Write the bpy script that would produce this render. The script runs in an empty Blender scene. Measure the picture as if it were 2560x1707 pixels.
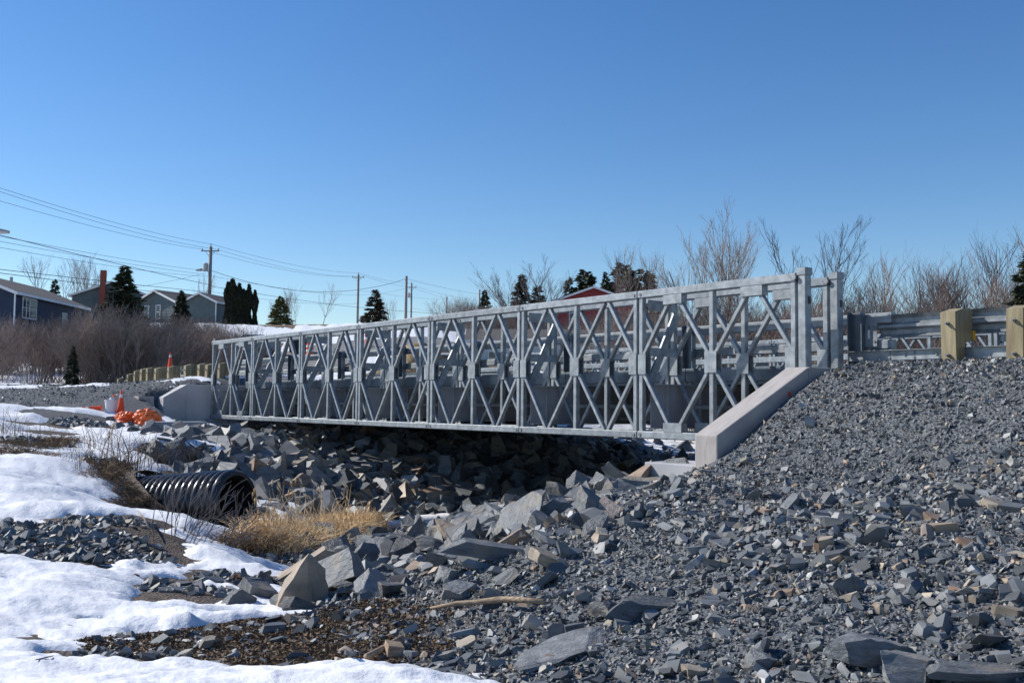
import bpy, bmesh, math, random
import numpy as np
from mathutils import Vector, Matrix
random.seed(7); RNG = np.random.default_rng(7)
scene = bpy.context.scene; C = scene.collection

# ------------------------------------------------------------------ camera, sky, sun, exposure
F, PITCH, ROLL, YAW = 2551.866, .0614, -.0096, .6462        # solved from the bridge's 3.05 m panels
cam = bpy.data.cameras.new('camera'); cam_o = bpy.data.objects.new('camera', cam); C.objects.link(cam_o)
cam.sensor_width = 36; cam.lens = 36 * F / 2560; cam.clip_start = .1; cam.clip_end = 6000
cam_o.matrix_world = Matrix.Rotation(math.pi/2 + PITCH, 4, 'X') @ Matrix.Rotation(-ROLL, 4, 'Z')
scene.camera = cam_o
SUN_EL, SUN_AZ = math.radians(35), math.radians(71)         # azimuth measured from the view axis towards the left
world = bpy.data.worlds.new('World'); scene.world = world; world.use_nodes = True
nt = world.node_tree; bg = nt.nodes['Background']; sky = nt.nodes.new('ShaderNodeTexSky')
sky.sky_type = 'NISHITA'; sky.sun_disc = False; sky.sun_elevation = SUN_EL; sky.sun_rotation = -SUN_AZ
sky.altitude = 0; sky.air_density = 1.0; sky.dust_density = .12; sky.ozone_density = 3
hs = nt.nodes.new('ShaderNodeHueSaturation'); hs.inputs['Saturation'].default_value = 1.26; hs.inputs['Hue'].default_value = .507; nt.links.new(sky.outputs[0], hs.inputs['Color']); nt.links.new(hs.outputs[0], bg.inputs[0]); bg.inputs[1].default_value = .117
sl = bpy.data.lights.new('sun', 'SUN'); sl.energy = 5; sl.angle = math.radians(.53); sl.color = (1, .955, .88)
so = bpy.data.objects.new('sun', sl); C.objects.link(so)
SDIR = Vector((-math.sin(SUN_AZ)*math.cos(SUN_EL), math.cos(SUN_AZ)*math.cos(SUN_EL), math.sin(SUN_EL)))
so.rotation_euler = SDIR.to_track_quat('Z', 'Y').to_euler(); so.location = (-40, 25, 40)
vs = scene.view_settings; vs.view_transform = 'Standard'; vs.look = 'None'; vs.exposure = .2; vs.gamma = 1
vs.use_curve_mapping = False

# ------------------------------------------------------------------ coordinates (eye level is z = 0)
O = np.array([3.8565, 13.6825, 0.]); D = np.array([-math.sin(YAW), math.cos(YAW), 0]); P = np.array([math.cos(YAW), math.sin(YAW), 0])
def B(d, p, z=0): return O + D*d + P*p + np.array([0, 0, z])   # d along the bridge, p across it
def dpof(X, Y): return (X-O[0])*D[0]+(Y-O[1])*D[1], (X-O[0])*P[0]+(Y-O[1])*P[1]
_c, _s, _cr, _sr = math.cos(PITCH), math.sin(PITCH), math.cos(ROLL), math.sin(ROLL)
def ray(x, y):
    u, v = x-1280, 853.5-y
    u, v = (u*_cr+v*_sr)/F, (-u*_sr+v*_cr)/F
    return np.array([u, _c-v*_s, _s+v*_c])
def onY(x, y, Y): r = ray(x, y); return r*Y/r[1]
def smooth(a, b, x): t = np.clip((x-a)/(b-a), 0, 1); return t*t*(3-2*t)

# value noise
_T = np.random.default_rng(3).random((256, 256))
def vnoise(x, y):
    xi, yi = np.floor(x).astype(int), np.floor(y).astype(int); fx, fy = x-xi, y-yi
    fx, fy = fx*fx*(3-2*fx), fy*fy*(3-2*fy); g = lambda a, b: _T[a % 256, b % 256]
    return (g(xi, yi)*(1-fx)+g(xi+1, yi)*fx)*(1-fy)+(g(xi, yi+1)*(1-fx)+g(xi+1, yi+1)*fx)*fy
def fbm(x, y, f, o=4):
    s = 0; a = .5
    for i in range(o): s = s+a*(vnoise(x*f+17.3*i, y*f+9.1*i)-.5); f *= 2.03; a *= .5
    return s*2

# ------------------------------------------------------------------ terrain
WATER = -2.5
def zF(d): return np.interp(d, [-20, -9, -4, 0, 4, 7], [-1.6, -1.63, -1.72, -1.95, -2.15, -2.35])
ctl = []                                                     # (X, Y, z)
def addc(d, p, z): w = B(d, p); ctl.append((w[0], w[1], z))
for d in (-16, -12, -9, -6.5, -4.5, -3, -2, -1.2, -.8):
    for p in (-8, -6, -4.5, -3.2, -2.2, -1.6, -1, -.5, 0, .4, 3, 8, 11.8, 13, 16):
        if p >= -4.5: z = np.interp(p, [-4.5, -3.2, -2.2, -1.6, -1, -.5, 0, .4, 11.8, 13, 16], [-1.06, -.80, -.50, -.16, .17, .40, .50, .55, .55, .3, -.9])
        else: z = {-6: -1.06*.45+zF(d)*.55, -8: zF(d)}[p]
        addc(d, p, z)
for d in (.1, 1.2, 2.5, 4, 5.5, 7):
    for p in (-7.3, -6, -5, -4, -3, -2, 1, 5, 9, 13):
        if p < np.interp(d, [2, 2.6, 4, 5.5, 7], [-9, -6.2, -5.2, -4.2, -3.2]): continue
        z0 = np.interp(p, [-7.3, -6, -5, -4, -3, -2], [-1.92, -1.68, -1.45, -1.24, -1.04, -.85])
        addc(d, p, max(z0-.235*d, -2.7 if p > -3.5 else zF(d)-.05))
for p in (-2, 1, 5, 9, 13, 18): addc(8.3, p, -2.8); addc(9.6, p, -2.72)
for p in (1, 4, 8, 12):
    for d in (11, 13.5, 16, 18.5, 20.6): addc(d, p, -2.42+.155*(d-10))
for d in (22, 25, 29, 33):
    for p in (.2, 3, 7, 11.5): addc(d, p, .52)
for p, d, z in ((20, 0, -1.2), (20, 8, -2.5), (18, 14, -1.5), (18, 21, -1.1), (24, 24, -.2), (30, 10, -.4), (30, -6, .2), (22, -8, -.6), (16, 30, .4)): addc(d, p, z)
for X, Y, z in ((0, 0, -1.65), (-6, 0, -1.7), (8, 0, -1.4), (0, -8, -1.65), (-12, 4, -1.75), (-3.2, 6.6, -1.84), (-1.6, 6.6, -1.78), (-3.5, 10, -1.98), (-5.8, 10.5, -1.86),
                (-9.5, 9.5, -1.7), (-5.9, 12.4, -1.78), (-7.8, 13.6, -1.62), (-5.04, 14.3, -1.62), (-3.8, 14.5, -2.05), (-2.6, 13.2, -2.15), (-6.2, 15.6, -1.72), (-7.5, 16.2, -1.45), (-10, 16, -1.35),
                (-5.2, 17.8, -2.25), (-4, 18.2, -2.4), (-3.2, 16.8, -2.38), (-6.6, 18.6, -2.0), (-4.2, 20.5, -2.4), (-6, 21, -2.0), (-8.2, 20, -1.42), (-8, 23.4, -1.2), (-7.5, 25.5, -1.0),
                (-10.5, 21.5, -1.12), (-11, 25, -.8), (-14, 20, -1.0), (-14.5, 25, -.55), (-10, 27.8, -.72), (-9.0, 28.4, -.72), (-11.3, 28.0, -.42), (-13.5, 29, -.05), (-17, 28, -.05), (-12.5, 31, .40), (-15, 33, .46), (-19, 33, .4), (-24, 30, .2),
                (-22, 22, -.7), (-15, 38, .5), (-20, 42, .55), (-27, 40, .6), (-36, 40, .7), (-8, 44, .55), (0, 44, .6), (12, 42, .6), (24, 40, .6), (34, 30, .6), (-36, 20, -.3), (-25, 10, -1.4), (20, -10, -.6), (-20, -10, -1.7), (24, 8, .4)):
    ctl.append((X, Y, z))
ctl = np.array(ctl)
def _tps(r2): return .5*r2*np.log(r2+1e-9)
_n = len(ctl); _K = _tps(((ctl[:, None, :2]-ctl[None, :, :2])**2).sum(2))+np.eye(_n)*.02
_Pm = np.c_[np.ones(_n), ctl[:, :2]]; _A = np.zeros((_n+3, _n+3)); _A[:_n, :_n] = _K; _A[:_n, _n:] = _Pm; _A[_n:, :_n] = _Pm.T
_w = np.linalg.solve(_A, np.r_[ctl[:, 2], 0, 0, 0])
def hill(X, Y):
    f = .62+.38*smooth(4, -9, X)
    f = f*(1-.75*smooth(.16, .42, X/np.maximum(Y, 1)))
    return .6+8.0*f*smooth(44, 116, Y)+.35*fbm(X, Y, .06, 2)*smooth(45, 60, Y)+np.maximum(Y-130, 0)*.004
def terrain(X, Y):
    X = np.asarray(X, float); Y = np.asarray(Y, float); sh = X.shape; x, y = X.ravel(), Y.ravel(); out = np.empty(len(x))
    for i in range(0, len(x), 20000):
        a, b = x[i:i+20000], y[i:i+20000]
        k = _tps((a[:, None]-ctl[:, 0])**2+(b[:, None]-ctl[:, 1])**2)
        out[i:i+20000] = k@_w[:_n]+_w[_n]+_w[_n+1]*a+_w[_n+2]*b
    out = np.clip(out, -2.95, .75)
    d_, p_ = dpof(x, y)                                      # both abutments retain the fill: no ground in front of their faces
    out = np.where((d_ > 16) & (d_ < 21.85), np.minimum(out, -.74-.05*np.maximum(21-d_, 0)+1.6*smooth(-1.25, -2.6, p_)), out)
    out = np.where((d_ > -.22) & (d_ < 5) & (p_ > -2.1), np.minimum(out, -.78-.2*d_), out)
    R = np.hypot(x, y-15)
    far = np.where(y > 30, hill(x, np.maximum(y, 44)), .6*smooth(20, 60, np.abs(x))-.2)
    m = np.maximum(smooth(38, 46, y), smooth(34, 46, R)*(y <= 46))
    return (out*(1-m)+far*m).reshape(sh)
def T(X, Y): return float(terrain(np.array([X]), np.array([Y]))[0])
def hit(x, y, lo=4, hi=140):
    r = ray(x, y); Y = np.geomspace(lo, hi, 500); q = r[None]*(Y/r[1])[:, None]
    g = q[:, 2]-terrain(q[:, 0], q[:, 1]); i = np.argmax(g < 0)
    if g[i] >= 0: return q[-1]
    t = g[i-1]/(g[i-1]-g[i]); return q[i-1]*(1-t)+q[i]*t
def bank_noise(X, Y): return .05*fbm(X, Y, .9, 4)+.02*fbm(X, Y, 6, 3)

# ------------------------------------------------------------------ materials
def mat(name, c1, c2=None, scale=6, rough=.7, metal=0, bump=0, bscale=40, c3=None, detail=6, stretch=None, lo=.35, hi=.65, spec=.4, rand=0):
    m = bpy.data.materials.new(name); m.use_nodes = True; t = m.node_tree; N, Lk = t.nodes, t.links; b = N['Principled BSDF']
    b.inputs['Roughness'].default_value = rough; b.inputs['Metallic'].default_value = metal; b.inputs['Specular IOR Level'].default_value = spec
    tc = N.new('ShaderNodeTexCoord'); mp = N.new('ShaderNodeMapping'); Lk.new(tc.outputs['Object'], mp.inputs[0])
    if stretch: mp.inputs['Scale'].default_value = stretch
    if rand:
        oi = N.new('ShaderNodeObjectInfo'); cx = N.new('ShaderNodeCombineXYZ'); ml = N.new('ShaderNodeMath'); ml.operation = 'MULTIPLY'; ml.inputs[1].default_value = 50
        Lk.new(oi.outputs['Random'], ml.inputs[0]); Lk.new(ml.outputs[0], cx.inputs[0]); Lk.new(ml.outputs[0], cx.inputs[1]); Lk.new(cx.outputs[0], mp.inputs['Location'])
    out = None
    if c2:
        n = N.new('ShaderNodeTexNoise'); n.inputs['Scale'].default_value = scale; n.inputs['Detail'].default_value = detail; Lk.new(mp.outputs[0], n.inputs['Vector'])
        r = N.new('ShaderNodeValToRGB'); e = r.color_ramp.elements; e[0].position = lo; e[1].position = hi; e[0].color = (*c1, 1); e[1].color = (*c2, 1)
        if c3: q = r.color_ramp.elements.new((lo+hi)/2); q.color = (*c3, 1)
        Lk.new(n.outputs['Fac'], r.inputs[0]); out = r.outputs[0]
        if rand:
            h = N.new('ShaderNodeHueSaturation'); mr = N.new('ShaderNodeMapRange'); mr.inputs[3].default_value = 1-rand; mr.inputs[4].default_value = 1+rand
            Lk.new(oi.outputs['Random'], mr.inputs[0]); Lk.new(mr.outputs[0], h.inputs['Value']); Lk.new(out, h.inputs['Color']); out = h.outputs[0]
        Lk.new(out, b.inputs['Base Color'])
    else: b.inputs['Base Color'].default_value = (*c1, 1)
    if bump:
        n2 = N.new('ShaderNodeTexNoise'); n2.inputs['Scale'].default_value = bscale; n2.inputs['Detail'].default_value = 5; Lk.new(mp.outputs[0], n2.inputs['Vector'])
        bp = N.new('ShaderNodeBump'); bp.inputs['Strength'].default_value = bump; bp.inputs['Distance'].default_value = .5/bscale
        Lk.new(n2.outputs['Fac'], bp.inputs['Height']); Lk.new(bp.outputs[0], b.inputs['Normal'])
    return m
M = {}
M['galv'] = mat('galvanised_steel', (.19, .212, .228), (.31, .332, .348), 9, .5, .35, .06, 60, c3=(.245, .27, .287), rand=.10)
M['galv_old'] = mat('dull_galvanised_steel', (.10, .125, .15), (.17, .20, .23), 5, .5, .4, .05, 40, rand=.12)
M['dark_steel'] = mat('dark_plate_steel', (.27, .28, .30), (.34, .35, .37), 3, .6, .15, .05, 30)
M['black'] = mat('black_gap', (.02, .02, .022), rough=.6)
M['bolt'] = mat('bolt_steel', (.16, .16, .17), (.3, .3, .31), 20, .45, .7)
M['concrete'] = mat('pale_concrete', (.31, .285, .268), (.42, .388, .365), 5, .85, 0, .2, 45, c3=(.375, .345, .325), stretch=(.6, 4.5, 1.2), detail=10, lo=.28, hi=.72)
M['concrete_grey'] = mat('grey_concrete', (.34, .34, .355), (.47, .465, .47), 1.6, .85, 0, .12, 50)
M['concrete_far'] = mat('pale_grey_concrete', (.38, .375, .38), (.50, .49, .485), 1.6, .85, 0, .12, 50)  # pale concrete of the far abutment walls, their own even colour
M['timber'] = mat('treated_timber', (.20, .162, .095), (.34, .285, .175), 5, .8, 0, .25, 40, stretch=(3, 3, .35), rand=.15)
M['orange'] = mat('orange_plastic', (.85, .09, .02), rough=.45)
M['orange_bag'] = mat('orange_bag_plastic', (.62, .10, .02), (.85, .19, .05), 7, .35, 0, .4, 14)
M['white_band'] = mat('white_reflective_band', (.75, .72, .72), rough=.5)
M['white'] = mat('white_paint', (.78, .78, .77), (.7, .7, .7), 3, .6)
M['yellow'] = mat('yellow_reflector', (.8, .42, .02), rough=.4)
M['pipe'] = mat('black_pipe', (.012, .013, .015), (.028, .028, .03), 6, .28, 0, spec=.6)
M['rust'] = mat('rusty_steel', (.045, .03, .022), (.13, .095, .075), 4, .8, .1, .3, 25, c3=(.085, .06, .045))
M['wood'] = mat('weathered_wood', (.20, .14, .09), (.42, .32, .22), 7, .85, 0, .3, 30, stretch=(1, 6, 6))
M['twig'] = mat('bare_twigs', (.125, .10, .09), (.29, .245, .22), 5, .9, rand=.15)
M['twig_red'] = mat('reddish_bare_twigs', (.15, .105, .087), (.30, .225, .19), 5, .9, rand=.18)
M['bark'] = mat('grey_bark', (.09, .075, .065), (.24, .21, .19), 6, .9, 0, .3, 20, rand=.1)
M['spruce'] = mat('spruce_needles', (.014, .022, .011), (.05, .062, .026), 3, .8, rand=.2)
M['spruce_y'] = mat('yellow_green_needles', (.06, .065, .018), (.19, .19, .055), 2, .8)
M['spruce_b'] = mat('browned_needles', (.022, .022, .013), (.085, .062, .035), 3, .8)
M['cedar'] = mat('cedar_foliage', (.006, .010, .005), (.022, .026, .012), 4, .85, rand=.15)
M['dry'] = mat('dry_grass', (.58, .40, .20), (.84, .65, .41), 6, .85, rand=.1)
M['weed'] = mat('dead_weeds', (.10, .065, .04), (.24, .165, .10), 6, .9)
M['water'] = mat('stream_water', (.035, .024, .010), (.06, .04, .016), 1.5, .04, 0, .12, 9, spec=.5)
M['asphalt'] = mat('pale_asphalt', (.17, .165, .165), (.23, .225, .22), 1.2, .9, 0, .1, 60)
M['blue_siding'] = mat('dark_blue_siding', (.016, .026, .055), (.022, .035, .07), 2, .6)
M['grey_siding'] = mat('grey_green_siding', (.075, .10, .105), (.10, .125, .13), 2, .6)
M['red_siding'] = mat('red_siding', (.22, .028, .032), (.28, .04, .042), 2, .6)
M['pale_siding'] = mat('pale_grey_siding', (.50, .53, .56), (.58, .60, .62), 2, .6)
M['shingle'] = mat('roof_shingles', (.075, .066, .062), (.13, .12, .115), 5, .9, 0, .2, 20)
M['brick'] = mat('chimney_brick', (.20, .05, .035), (.30, .08, .05), 14, .85)
M['glass'] = mat('window_glass', (.04, .05, .065), rough=.08, spec=.7)
M['pole'] = mat('weathered_pole', (.17, .155, .145), (.30, .28, .27), 4, .9, 0, .2, 20, stretch=(3, 3, .3))
M['wire'] = mat('overhead_wire', (.03, .032, .035), rough=.6)
M['lamp'] = mat('lamp_housing', (.42, .42, .41), rough=.5, metal=.3)
M['dirt'] = mat('straw_covered_dirt', (.17, .105, .055), (.42, .30, .17), 9, .95, 0, .4, 12, c3=(.28, .19, .10))
M['car_blue'] = mat('car_paint_blue', (.03, .05, .14), rough=.25, spec=.6)
M['car_dark'] = mat('car_paint_dark', (.018, .02, .024), rough=.25, spec=.6)
M['tyre'] = mat('tyre_rubber', (.015, .015, .016), rough=.85)
M['bin'] = mat('dark_green_bin', (.012, .03, .026), rough=.6)
M['soil'] = mat('dark_soil_clod', (.05, .028, .017), (.12, .075, .045), 9, .95, 0, .6, 20)
M['tarp'] = mat('green_plastic_scrap', (.006, .035, .022), rough=.35)
M['red_paint'] = mat('red_paint', (.62, .03, .02), rough=.5)
M['label'] = mat('black_sticker', (.015, .015, .02), rough=.5)

def rock_mat(name, attr):
    m = bpy.data.materials.new(name); m.use_nodes = True; t = m.node_tree; N, Lk = t.nodes, t.links; b = N['Principled BSDF']
    b.inputs['Roughness'].default_value = .56 if attr else .6; b.inputs['Specular IOR Level'].default_value = .5
    if attr: a = N.new('ShaderNodeAttribute'); a.attribute_name = 'tint'; src = a.outputs['Fac']
    else:
        a = N.new('ShaderNodeObjectInfo'); sc_ = N.new('ShaderNodeSeparateColor'); t.links.new(a.outputs['Color'], sc_.inputs[0]); src = sc_.outputs[0]
    r = N.new('ShaderNodeValToRGB'); r.color_ramp.interpolation = 'LINEAR'; e = r.color_ramp.elements
    e[0].position = 0; e[0].color = (.062, .067, .071, 1); e[1].position = 1; e[1].color = (.42, .41, .39, 1)
    for pos, col in ((.3, (.104, .112, .118)), (.6, (.165, .174, .179)), (.8, (.235, .240, .236)), (.87, (.24, .225, .19)), (.93, (.32, .255, .185)), (.965, (.27, .175, .12)), (.98, (.30, .30, .29))):
        q = e.new(pos); q.color = (*col, 1)
    Lk.new(src, r.inputs[0])
    tc = N.new('ShaderNodeTexCoord'); n = N.new('ShaderNodeTexNoise'); n.inputs['Scale'].default_value = 5 if attr else 2.2; n.inputs['Detail'].default_value = 7
    mp = N.new('ShaderNodeMapping'); mp.inputs['Scale'].default_value = (1, 1, 2.6); Lk.new(tc.outputs['Object'], mp.inputs[0]); Lk.new(mp.outputs[0], n.inputs['Vector'])
    mr = N.new('ShaderNodeMapRange'); mr.inputs[1].default_value = .3; mr.inputs[2].default_value = .7; mr.inputs[3].default_value = .68; mr.inputs[4].default_value = 1.35
    Lk.new(n.outputs['Fac'], mr.inputs[0]); h = N.new('ShaderNodeHueSaturation'); Lk.new(mr.outputs[0], h.inputs['Value']); Lk.new(r.outputs[0], h.inputs['Color'])
    out = h.outputs[0]
    if not attr:                                             # rusty-tan weathered bedding faces
        n3 = N.new('ShaderNodeTexNoise'); n3.inputs['Scale'].default_value = .9; n3.inputs['Detail'].default_value = 8; ad = N.new('ShaderNodeVectorMath'); cx = N.new('ShaderNodeCombineXYZ')
        mu = N.new('ShaderNodeMath'); mu.operation = 'MULTIPLY'; mu.inputs[1].default_value = 91; Lk.new(a.outputs['Random'], mu.inputs[0]); Lk.new(mu.outputs[0], cx.inputs[0]); Lk.new(tc.outputs['Object'], ad.inputs[0]); Lk.new(cx.outputs[0], ad.inputs[1]); Lk.new(ad.outputs[0], n3.inputs['Vector'])
        m3 = N.new('ShaderNodeMapRange'); m3.inputs[1].default_value = .54; m3.inputs[2].default_value = .66; m3.inputs[4].default_value = .75; Lk.new(n3.outputs['Fac'], m3.inputs[0])
        mx = N.new('ShaderNodeMixRGB'); mx.inputs[2].default_value = (.27, .225, .175, 1); Lk.new(m3.outputs[0], mx.inputs[0]); Lk.new(out, mx.inputs[1]); out = mx.outputs[0]
        bp = N.new('ShaderNodeBump'); bp.inputs['Strength'].default_value = .55; bp.inputs['Distance'].default_value = .05
        n2 = N.new('ShaderNodeTexNoise'); n2.inputs['Scale'].default_value = 3.5; n2.inputs['Detail'].default_value = 9; n2.inputs['Roughness'].default_value = .65; Lk.new(mp.outputs[0], n2.inputs['Vector'])
        Lk.new(n2.outputs['Fac'], bp.inputs['Height']); Lk.new(bp.outputs[0], b.inputs['Normal'])
    Lk.new(out, b.inputs['Base Color']); return m
M['rock'] = rock_mat('slate_rock', False); M['gravel'] = rock_mat('slate_gravel', True)

def ground_mat():
    m = bpy.data.materials.new('ground_soil'); m.use_nodes = True; t = m.node_tree; N, Lk = t.nodes, t.links; b = N['Principled BSDF']; b.inputs['Roughness'].default_value = .95
    tc = N.new('ShaderNodeTexCoord')
    def noise(s, d=6):
        n = N.new('ShaderNodeTexNoise'); n.inputs['Scale'].default_value = s; n.inputs['Detail'].default_value = d; Lk.new(tc.outputs['Object'], n.inputs['Vector']); return n.outputs['Fac']
    def ramp(f, a, c, lo=.35, hi=.65):
        r = N.new('ShaderNodeValToRGB'); e = r.color_ramp.elements; e[0].position = lo; e[1].position = hi; e[0].color = (*a, 1); e[1].color = (*c, 1); Lk.new(f, r.inputs[0]); return r.outputs[0]
    grav = ramp(noise(28), (.05, .057, .063), (.17, .18, .19)); soil = ramp(noise(9), (.045, .032, .024), (.13, .095, .07)); gr = ramp(noise(1.3), (.10, .07, .04), (.24, .17, .095))
    at = N.new('ShaderNodeAttribute'); at.attribute_name = 'zone'; sp = N.new('ShaderNodeSeparateColor'); Lk.new(at.outputs['Color'], sp.inputs[0])
    x1 = N.new('ShaderNodeMixRGB'); Lk.new(sp.outputs[0], x1.inputs[0]); Lk.new(grav, x1.inputs[1]); Lk.new(soil, x1.inputs[2])
    x2 = N.new('ShaderNodeMixRGB'); Lk.new(sp.outputs[1], x2.inputs[0]); Lk.new(x1.outputs[0], x2.inputs[1]); Lk.new(gr, x2.inputs[2]); Lk.new(x2.outputs[0], b.inputs['Base Color'])
    v = N.new('ShaderNodeTexVoronoi'); v.inputs['Scale'].default_value = 34; Lk.new(tc.outputs['Object'], v.inputs['Vector'])
    bp = N.new('ShaderNodeBump'); bp.inputs['Strength'].default_value = .8; bp.inputs['Distance'].default_value = .03; Lk.new(v.outputs['Distance'], bp.inputs['Height']); Lk.new(bp.outputs[0], b.inputs['Normal'])
    return m
M['ground'] = ground_mat()
def snow_mat():
    m = bpy.data.materials.new('old_snow'); m.use_nodes = True; t = m.node_tree; N, Lk = t.nodes, t.links; b = N['Principled BSDF']; b.inputs['Roughness'].default_value = .55; b.inputs['Specular IOR Level'].default_value = .3
    tc = N.new('ShaderNodeTexCoord'); n = N.new('ShaderNodeTexNoise'); n.inputs['Scale'].default_value = 2.2; n.inputs['Detail'].default_value = 8; Lk.new(tc.outputs['Object'], n.inputs['Vector'])
    r = N.new('ShaderNodeValToRGB'); e = r.color_ramp.elements; e[0].position = .3; e[1].position = .6; e[0].color = (.70, .71, .735, 1); e[1].color = (.86, .865, .875, 1); Lk.new(n.outputs['Fac'], r.inputs[0]); Lk.new(r.outputs[0], b.inputs['Base Color'])
    n2 = N.new('ShaderNodeTexNoise'); n2.inputs['Scale'].default_value = 16; n2.inputs['Detail'].default_value = 8; n2.inputs['Roughness'].default_value = .6; Lk.new(tc.outputs['Object'], n2.inputs['Vector'])
    bp = N.new('ShaderNodeBump'); bp.inputs['Strength'].default_value = .5; bp.inputs['Distance'].default_value = .03; Lk.new(n2.outputs['Fac'], bp.inputs['Height']); Lk.new(bp.outputs[0], b.inputs['Normal'])
    return m
M['snow'] = snow_mat()

# ------------------------------------------------------------------ object helpers
def tag(o, label=None, category=None, group=None, kind=None):
    if label: o['label'] = label
    if category: o['category'] = category
    if group: o['group'] = group
    if kind: o['kind'] = kind
    return o
def empty(name, loc=(0, 0, 0), rz=0, parent=None, **k):
    o = bpy.data.objects.new(name, None); C.objects.link(o); o.location = loc; o.rotation_euler = (0, 0, rz); o.parent = parent; o.empty_display_size = .2
    return tag(o, **k)
def link(name, me, parent=None, loc=(0, 0, 0), rot=(0, 0, 0), sc=(1, 1, 1), **k):
    o = bpy.data.objects.new(name, me); C.objects.link(o); o.parent = parent; o.location = loc; o.rotation_euler = rot; o.scale = sc
    return tag(o, **k)
def copy_tree(o, parent=None):
    c = o.copy(); C.objects.link(c); c.parent = parent
    for ch in o.children: copy_tree(ch, c)
    return c
def np_mesh(name, V, tris, m, smooth_=False, attrs=None):
    me = bpy.data.meshes.new(name); k = tris.shape[1]
    me.vertices.add(len(V)); me.vertices.foreach_set('co', V.astype(np.float32).ravel())
    me.loops.add(tris.size); me.loops.foreach_set('vertex_index', tris.astype(np.int32).ravel())
    me.polygons.add(len(tris)); me.polygons.foreach_set('loop_start', np.arange(0, tris.size, k, dtype=np.int32)); me.polygons.foreach_set('loop_total', np.full(len(tris), k, np.int32))
    me.polygons.foreach_set('use_smooth', np.full(len(tris), smooth_, bool))
    for an, (ty, arr) in (attrs or {}).items():
        a = me.attributes.new(an, ty, 'POINT'); a.data.foreach_set('color' if ty == 'FLOAT_COLOR' else 'value', arr.astype(np.float32).ravel())
    me.update(calc_edges=True); me.validate()
    if m: me.materials.append(m)
    return me
class MB:
    def __init__(s): s.v = []; s.f = []
    def add(s, v, f): n = len(s.v); s.v += [tuple(map(float, q)) for q in v]; s.f += [tuple(i+n for i in q) for q in f]; return s
    def box(s, x0, x1, y0, y1, z0, z1):
        return s.add([(x0, y0, z0), (x1, y0, z0), (x1, y1, z0), (x0, y1, z0), (x0, y0, z1), (x1, y0, z1), (x1, y1, z1), (x0, y1, z1)],
                     [(3, 2, 1, 0), (4, 5, 6, 7), (0, 1, 5, 4), (1, 2, 6, 5), (2, 3, 7, 6), (3, 0, 4, 7)])
    def beam(s, a, b, w, h, side=(1, 0, 0), ch=.008):       # chamfered box section; w is measured along side, h across it
        a, b = Vector(a), Vector(b); ax = (b-a).normalized(); sd = Vector(side); sd = (sd-ax*sd.dot(ax)).normalized(); up = ax.cross(sd)
        w, h = w/2, h/2; pr = [(w-ch, h), (w, h-ch), (w, -h+ch), (w-ch, -h), (-w+ch, -h), (-w, -h+ch), (-w, h-ch), (-w+ch, h)]
        v = [e+sd*x+up*y for e in (a, b) for x, y in pr]
        return s.add(v, [(i, (i+1) % 8, 8+(i+1) % 8, 8+i) for i in range(8)]+[tuple(range(7, -1, -1)), tuple(range(8, 16))])
    def tube(s, pts, rad, n=6, cap=True):
        pts = [Vector(p) for p in pts]; rad = rad if hasattr(rad, '__len__') else [rad]*len(pts); v = []
        t0 = (pts[1]-pts[0]).normalized(); sd = t0.orthogonal().normalized()
        for i, p in enumerate(pts):
            t = (pts[min(i+1, len(pts)-1)]-pts[max(i-1, 0)]).normalized(); sd = (sd-t*sd.dot(t)).normalized(); u = t.cross(sd)
            v += [p+(sd*math.cos(2*math.pi*k/n)+u*math.sin(2*math.pi*k/n))*rad[i] for k in range(n)]
        f = [(i*n+k, i*n+(k+1) % n, (i+1)*n+(k+1) % n, (i+1)*n+k) for i in range(len(pts)-1) for k in range(n)]
        if cap: f += [tuple(range(n-1, -1, -1)), tuple(range((len(pts)-1)*n, len(pts)*n))]
        return s.add(v, f)
    def prism(s, poly, vec):                                 # closed polygon (3-D) swept along vec
        n = len(poly); v = [Vector(q) for q in poly]; v = v+[q+Vector(vec) for q in v]
        return s.add(v, [tuple(range(n-1, -1, -1)), tuple(range(n, 2*n))]+[(i, (i+1) % n, n+(i+1) % n, n+i) for i in range(n)])
    def mesh(s, name, m, sm=False):
        me = bpy.data.meshes.new(name); me.from_pydata(s.v, [], s.f); me.update()
        bm = bmesh.new(); bm.from_mesh(me); bmesh.ops.recalc_face_normals(bm, faces=bm.faces); bm.to_mesh(me); bm.free()
        if sm: me.polygons.foreach_set('use_smooth', [True]*len(me.polygons))
        me.materials.append(M[m] if isinstance(m, str) else m); return me
    def build(s, name, m, parent=None, loc=(0, 0, 0), rot=(0, 0, 0), sm=False, **k): return link(name, s.mesh(name, m, sm), parent, loc, rot, **k)

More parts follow.
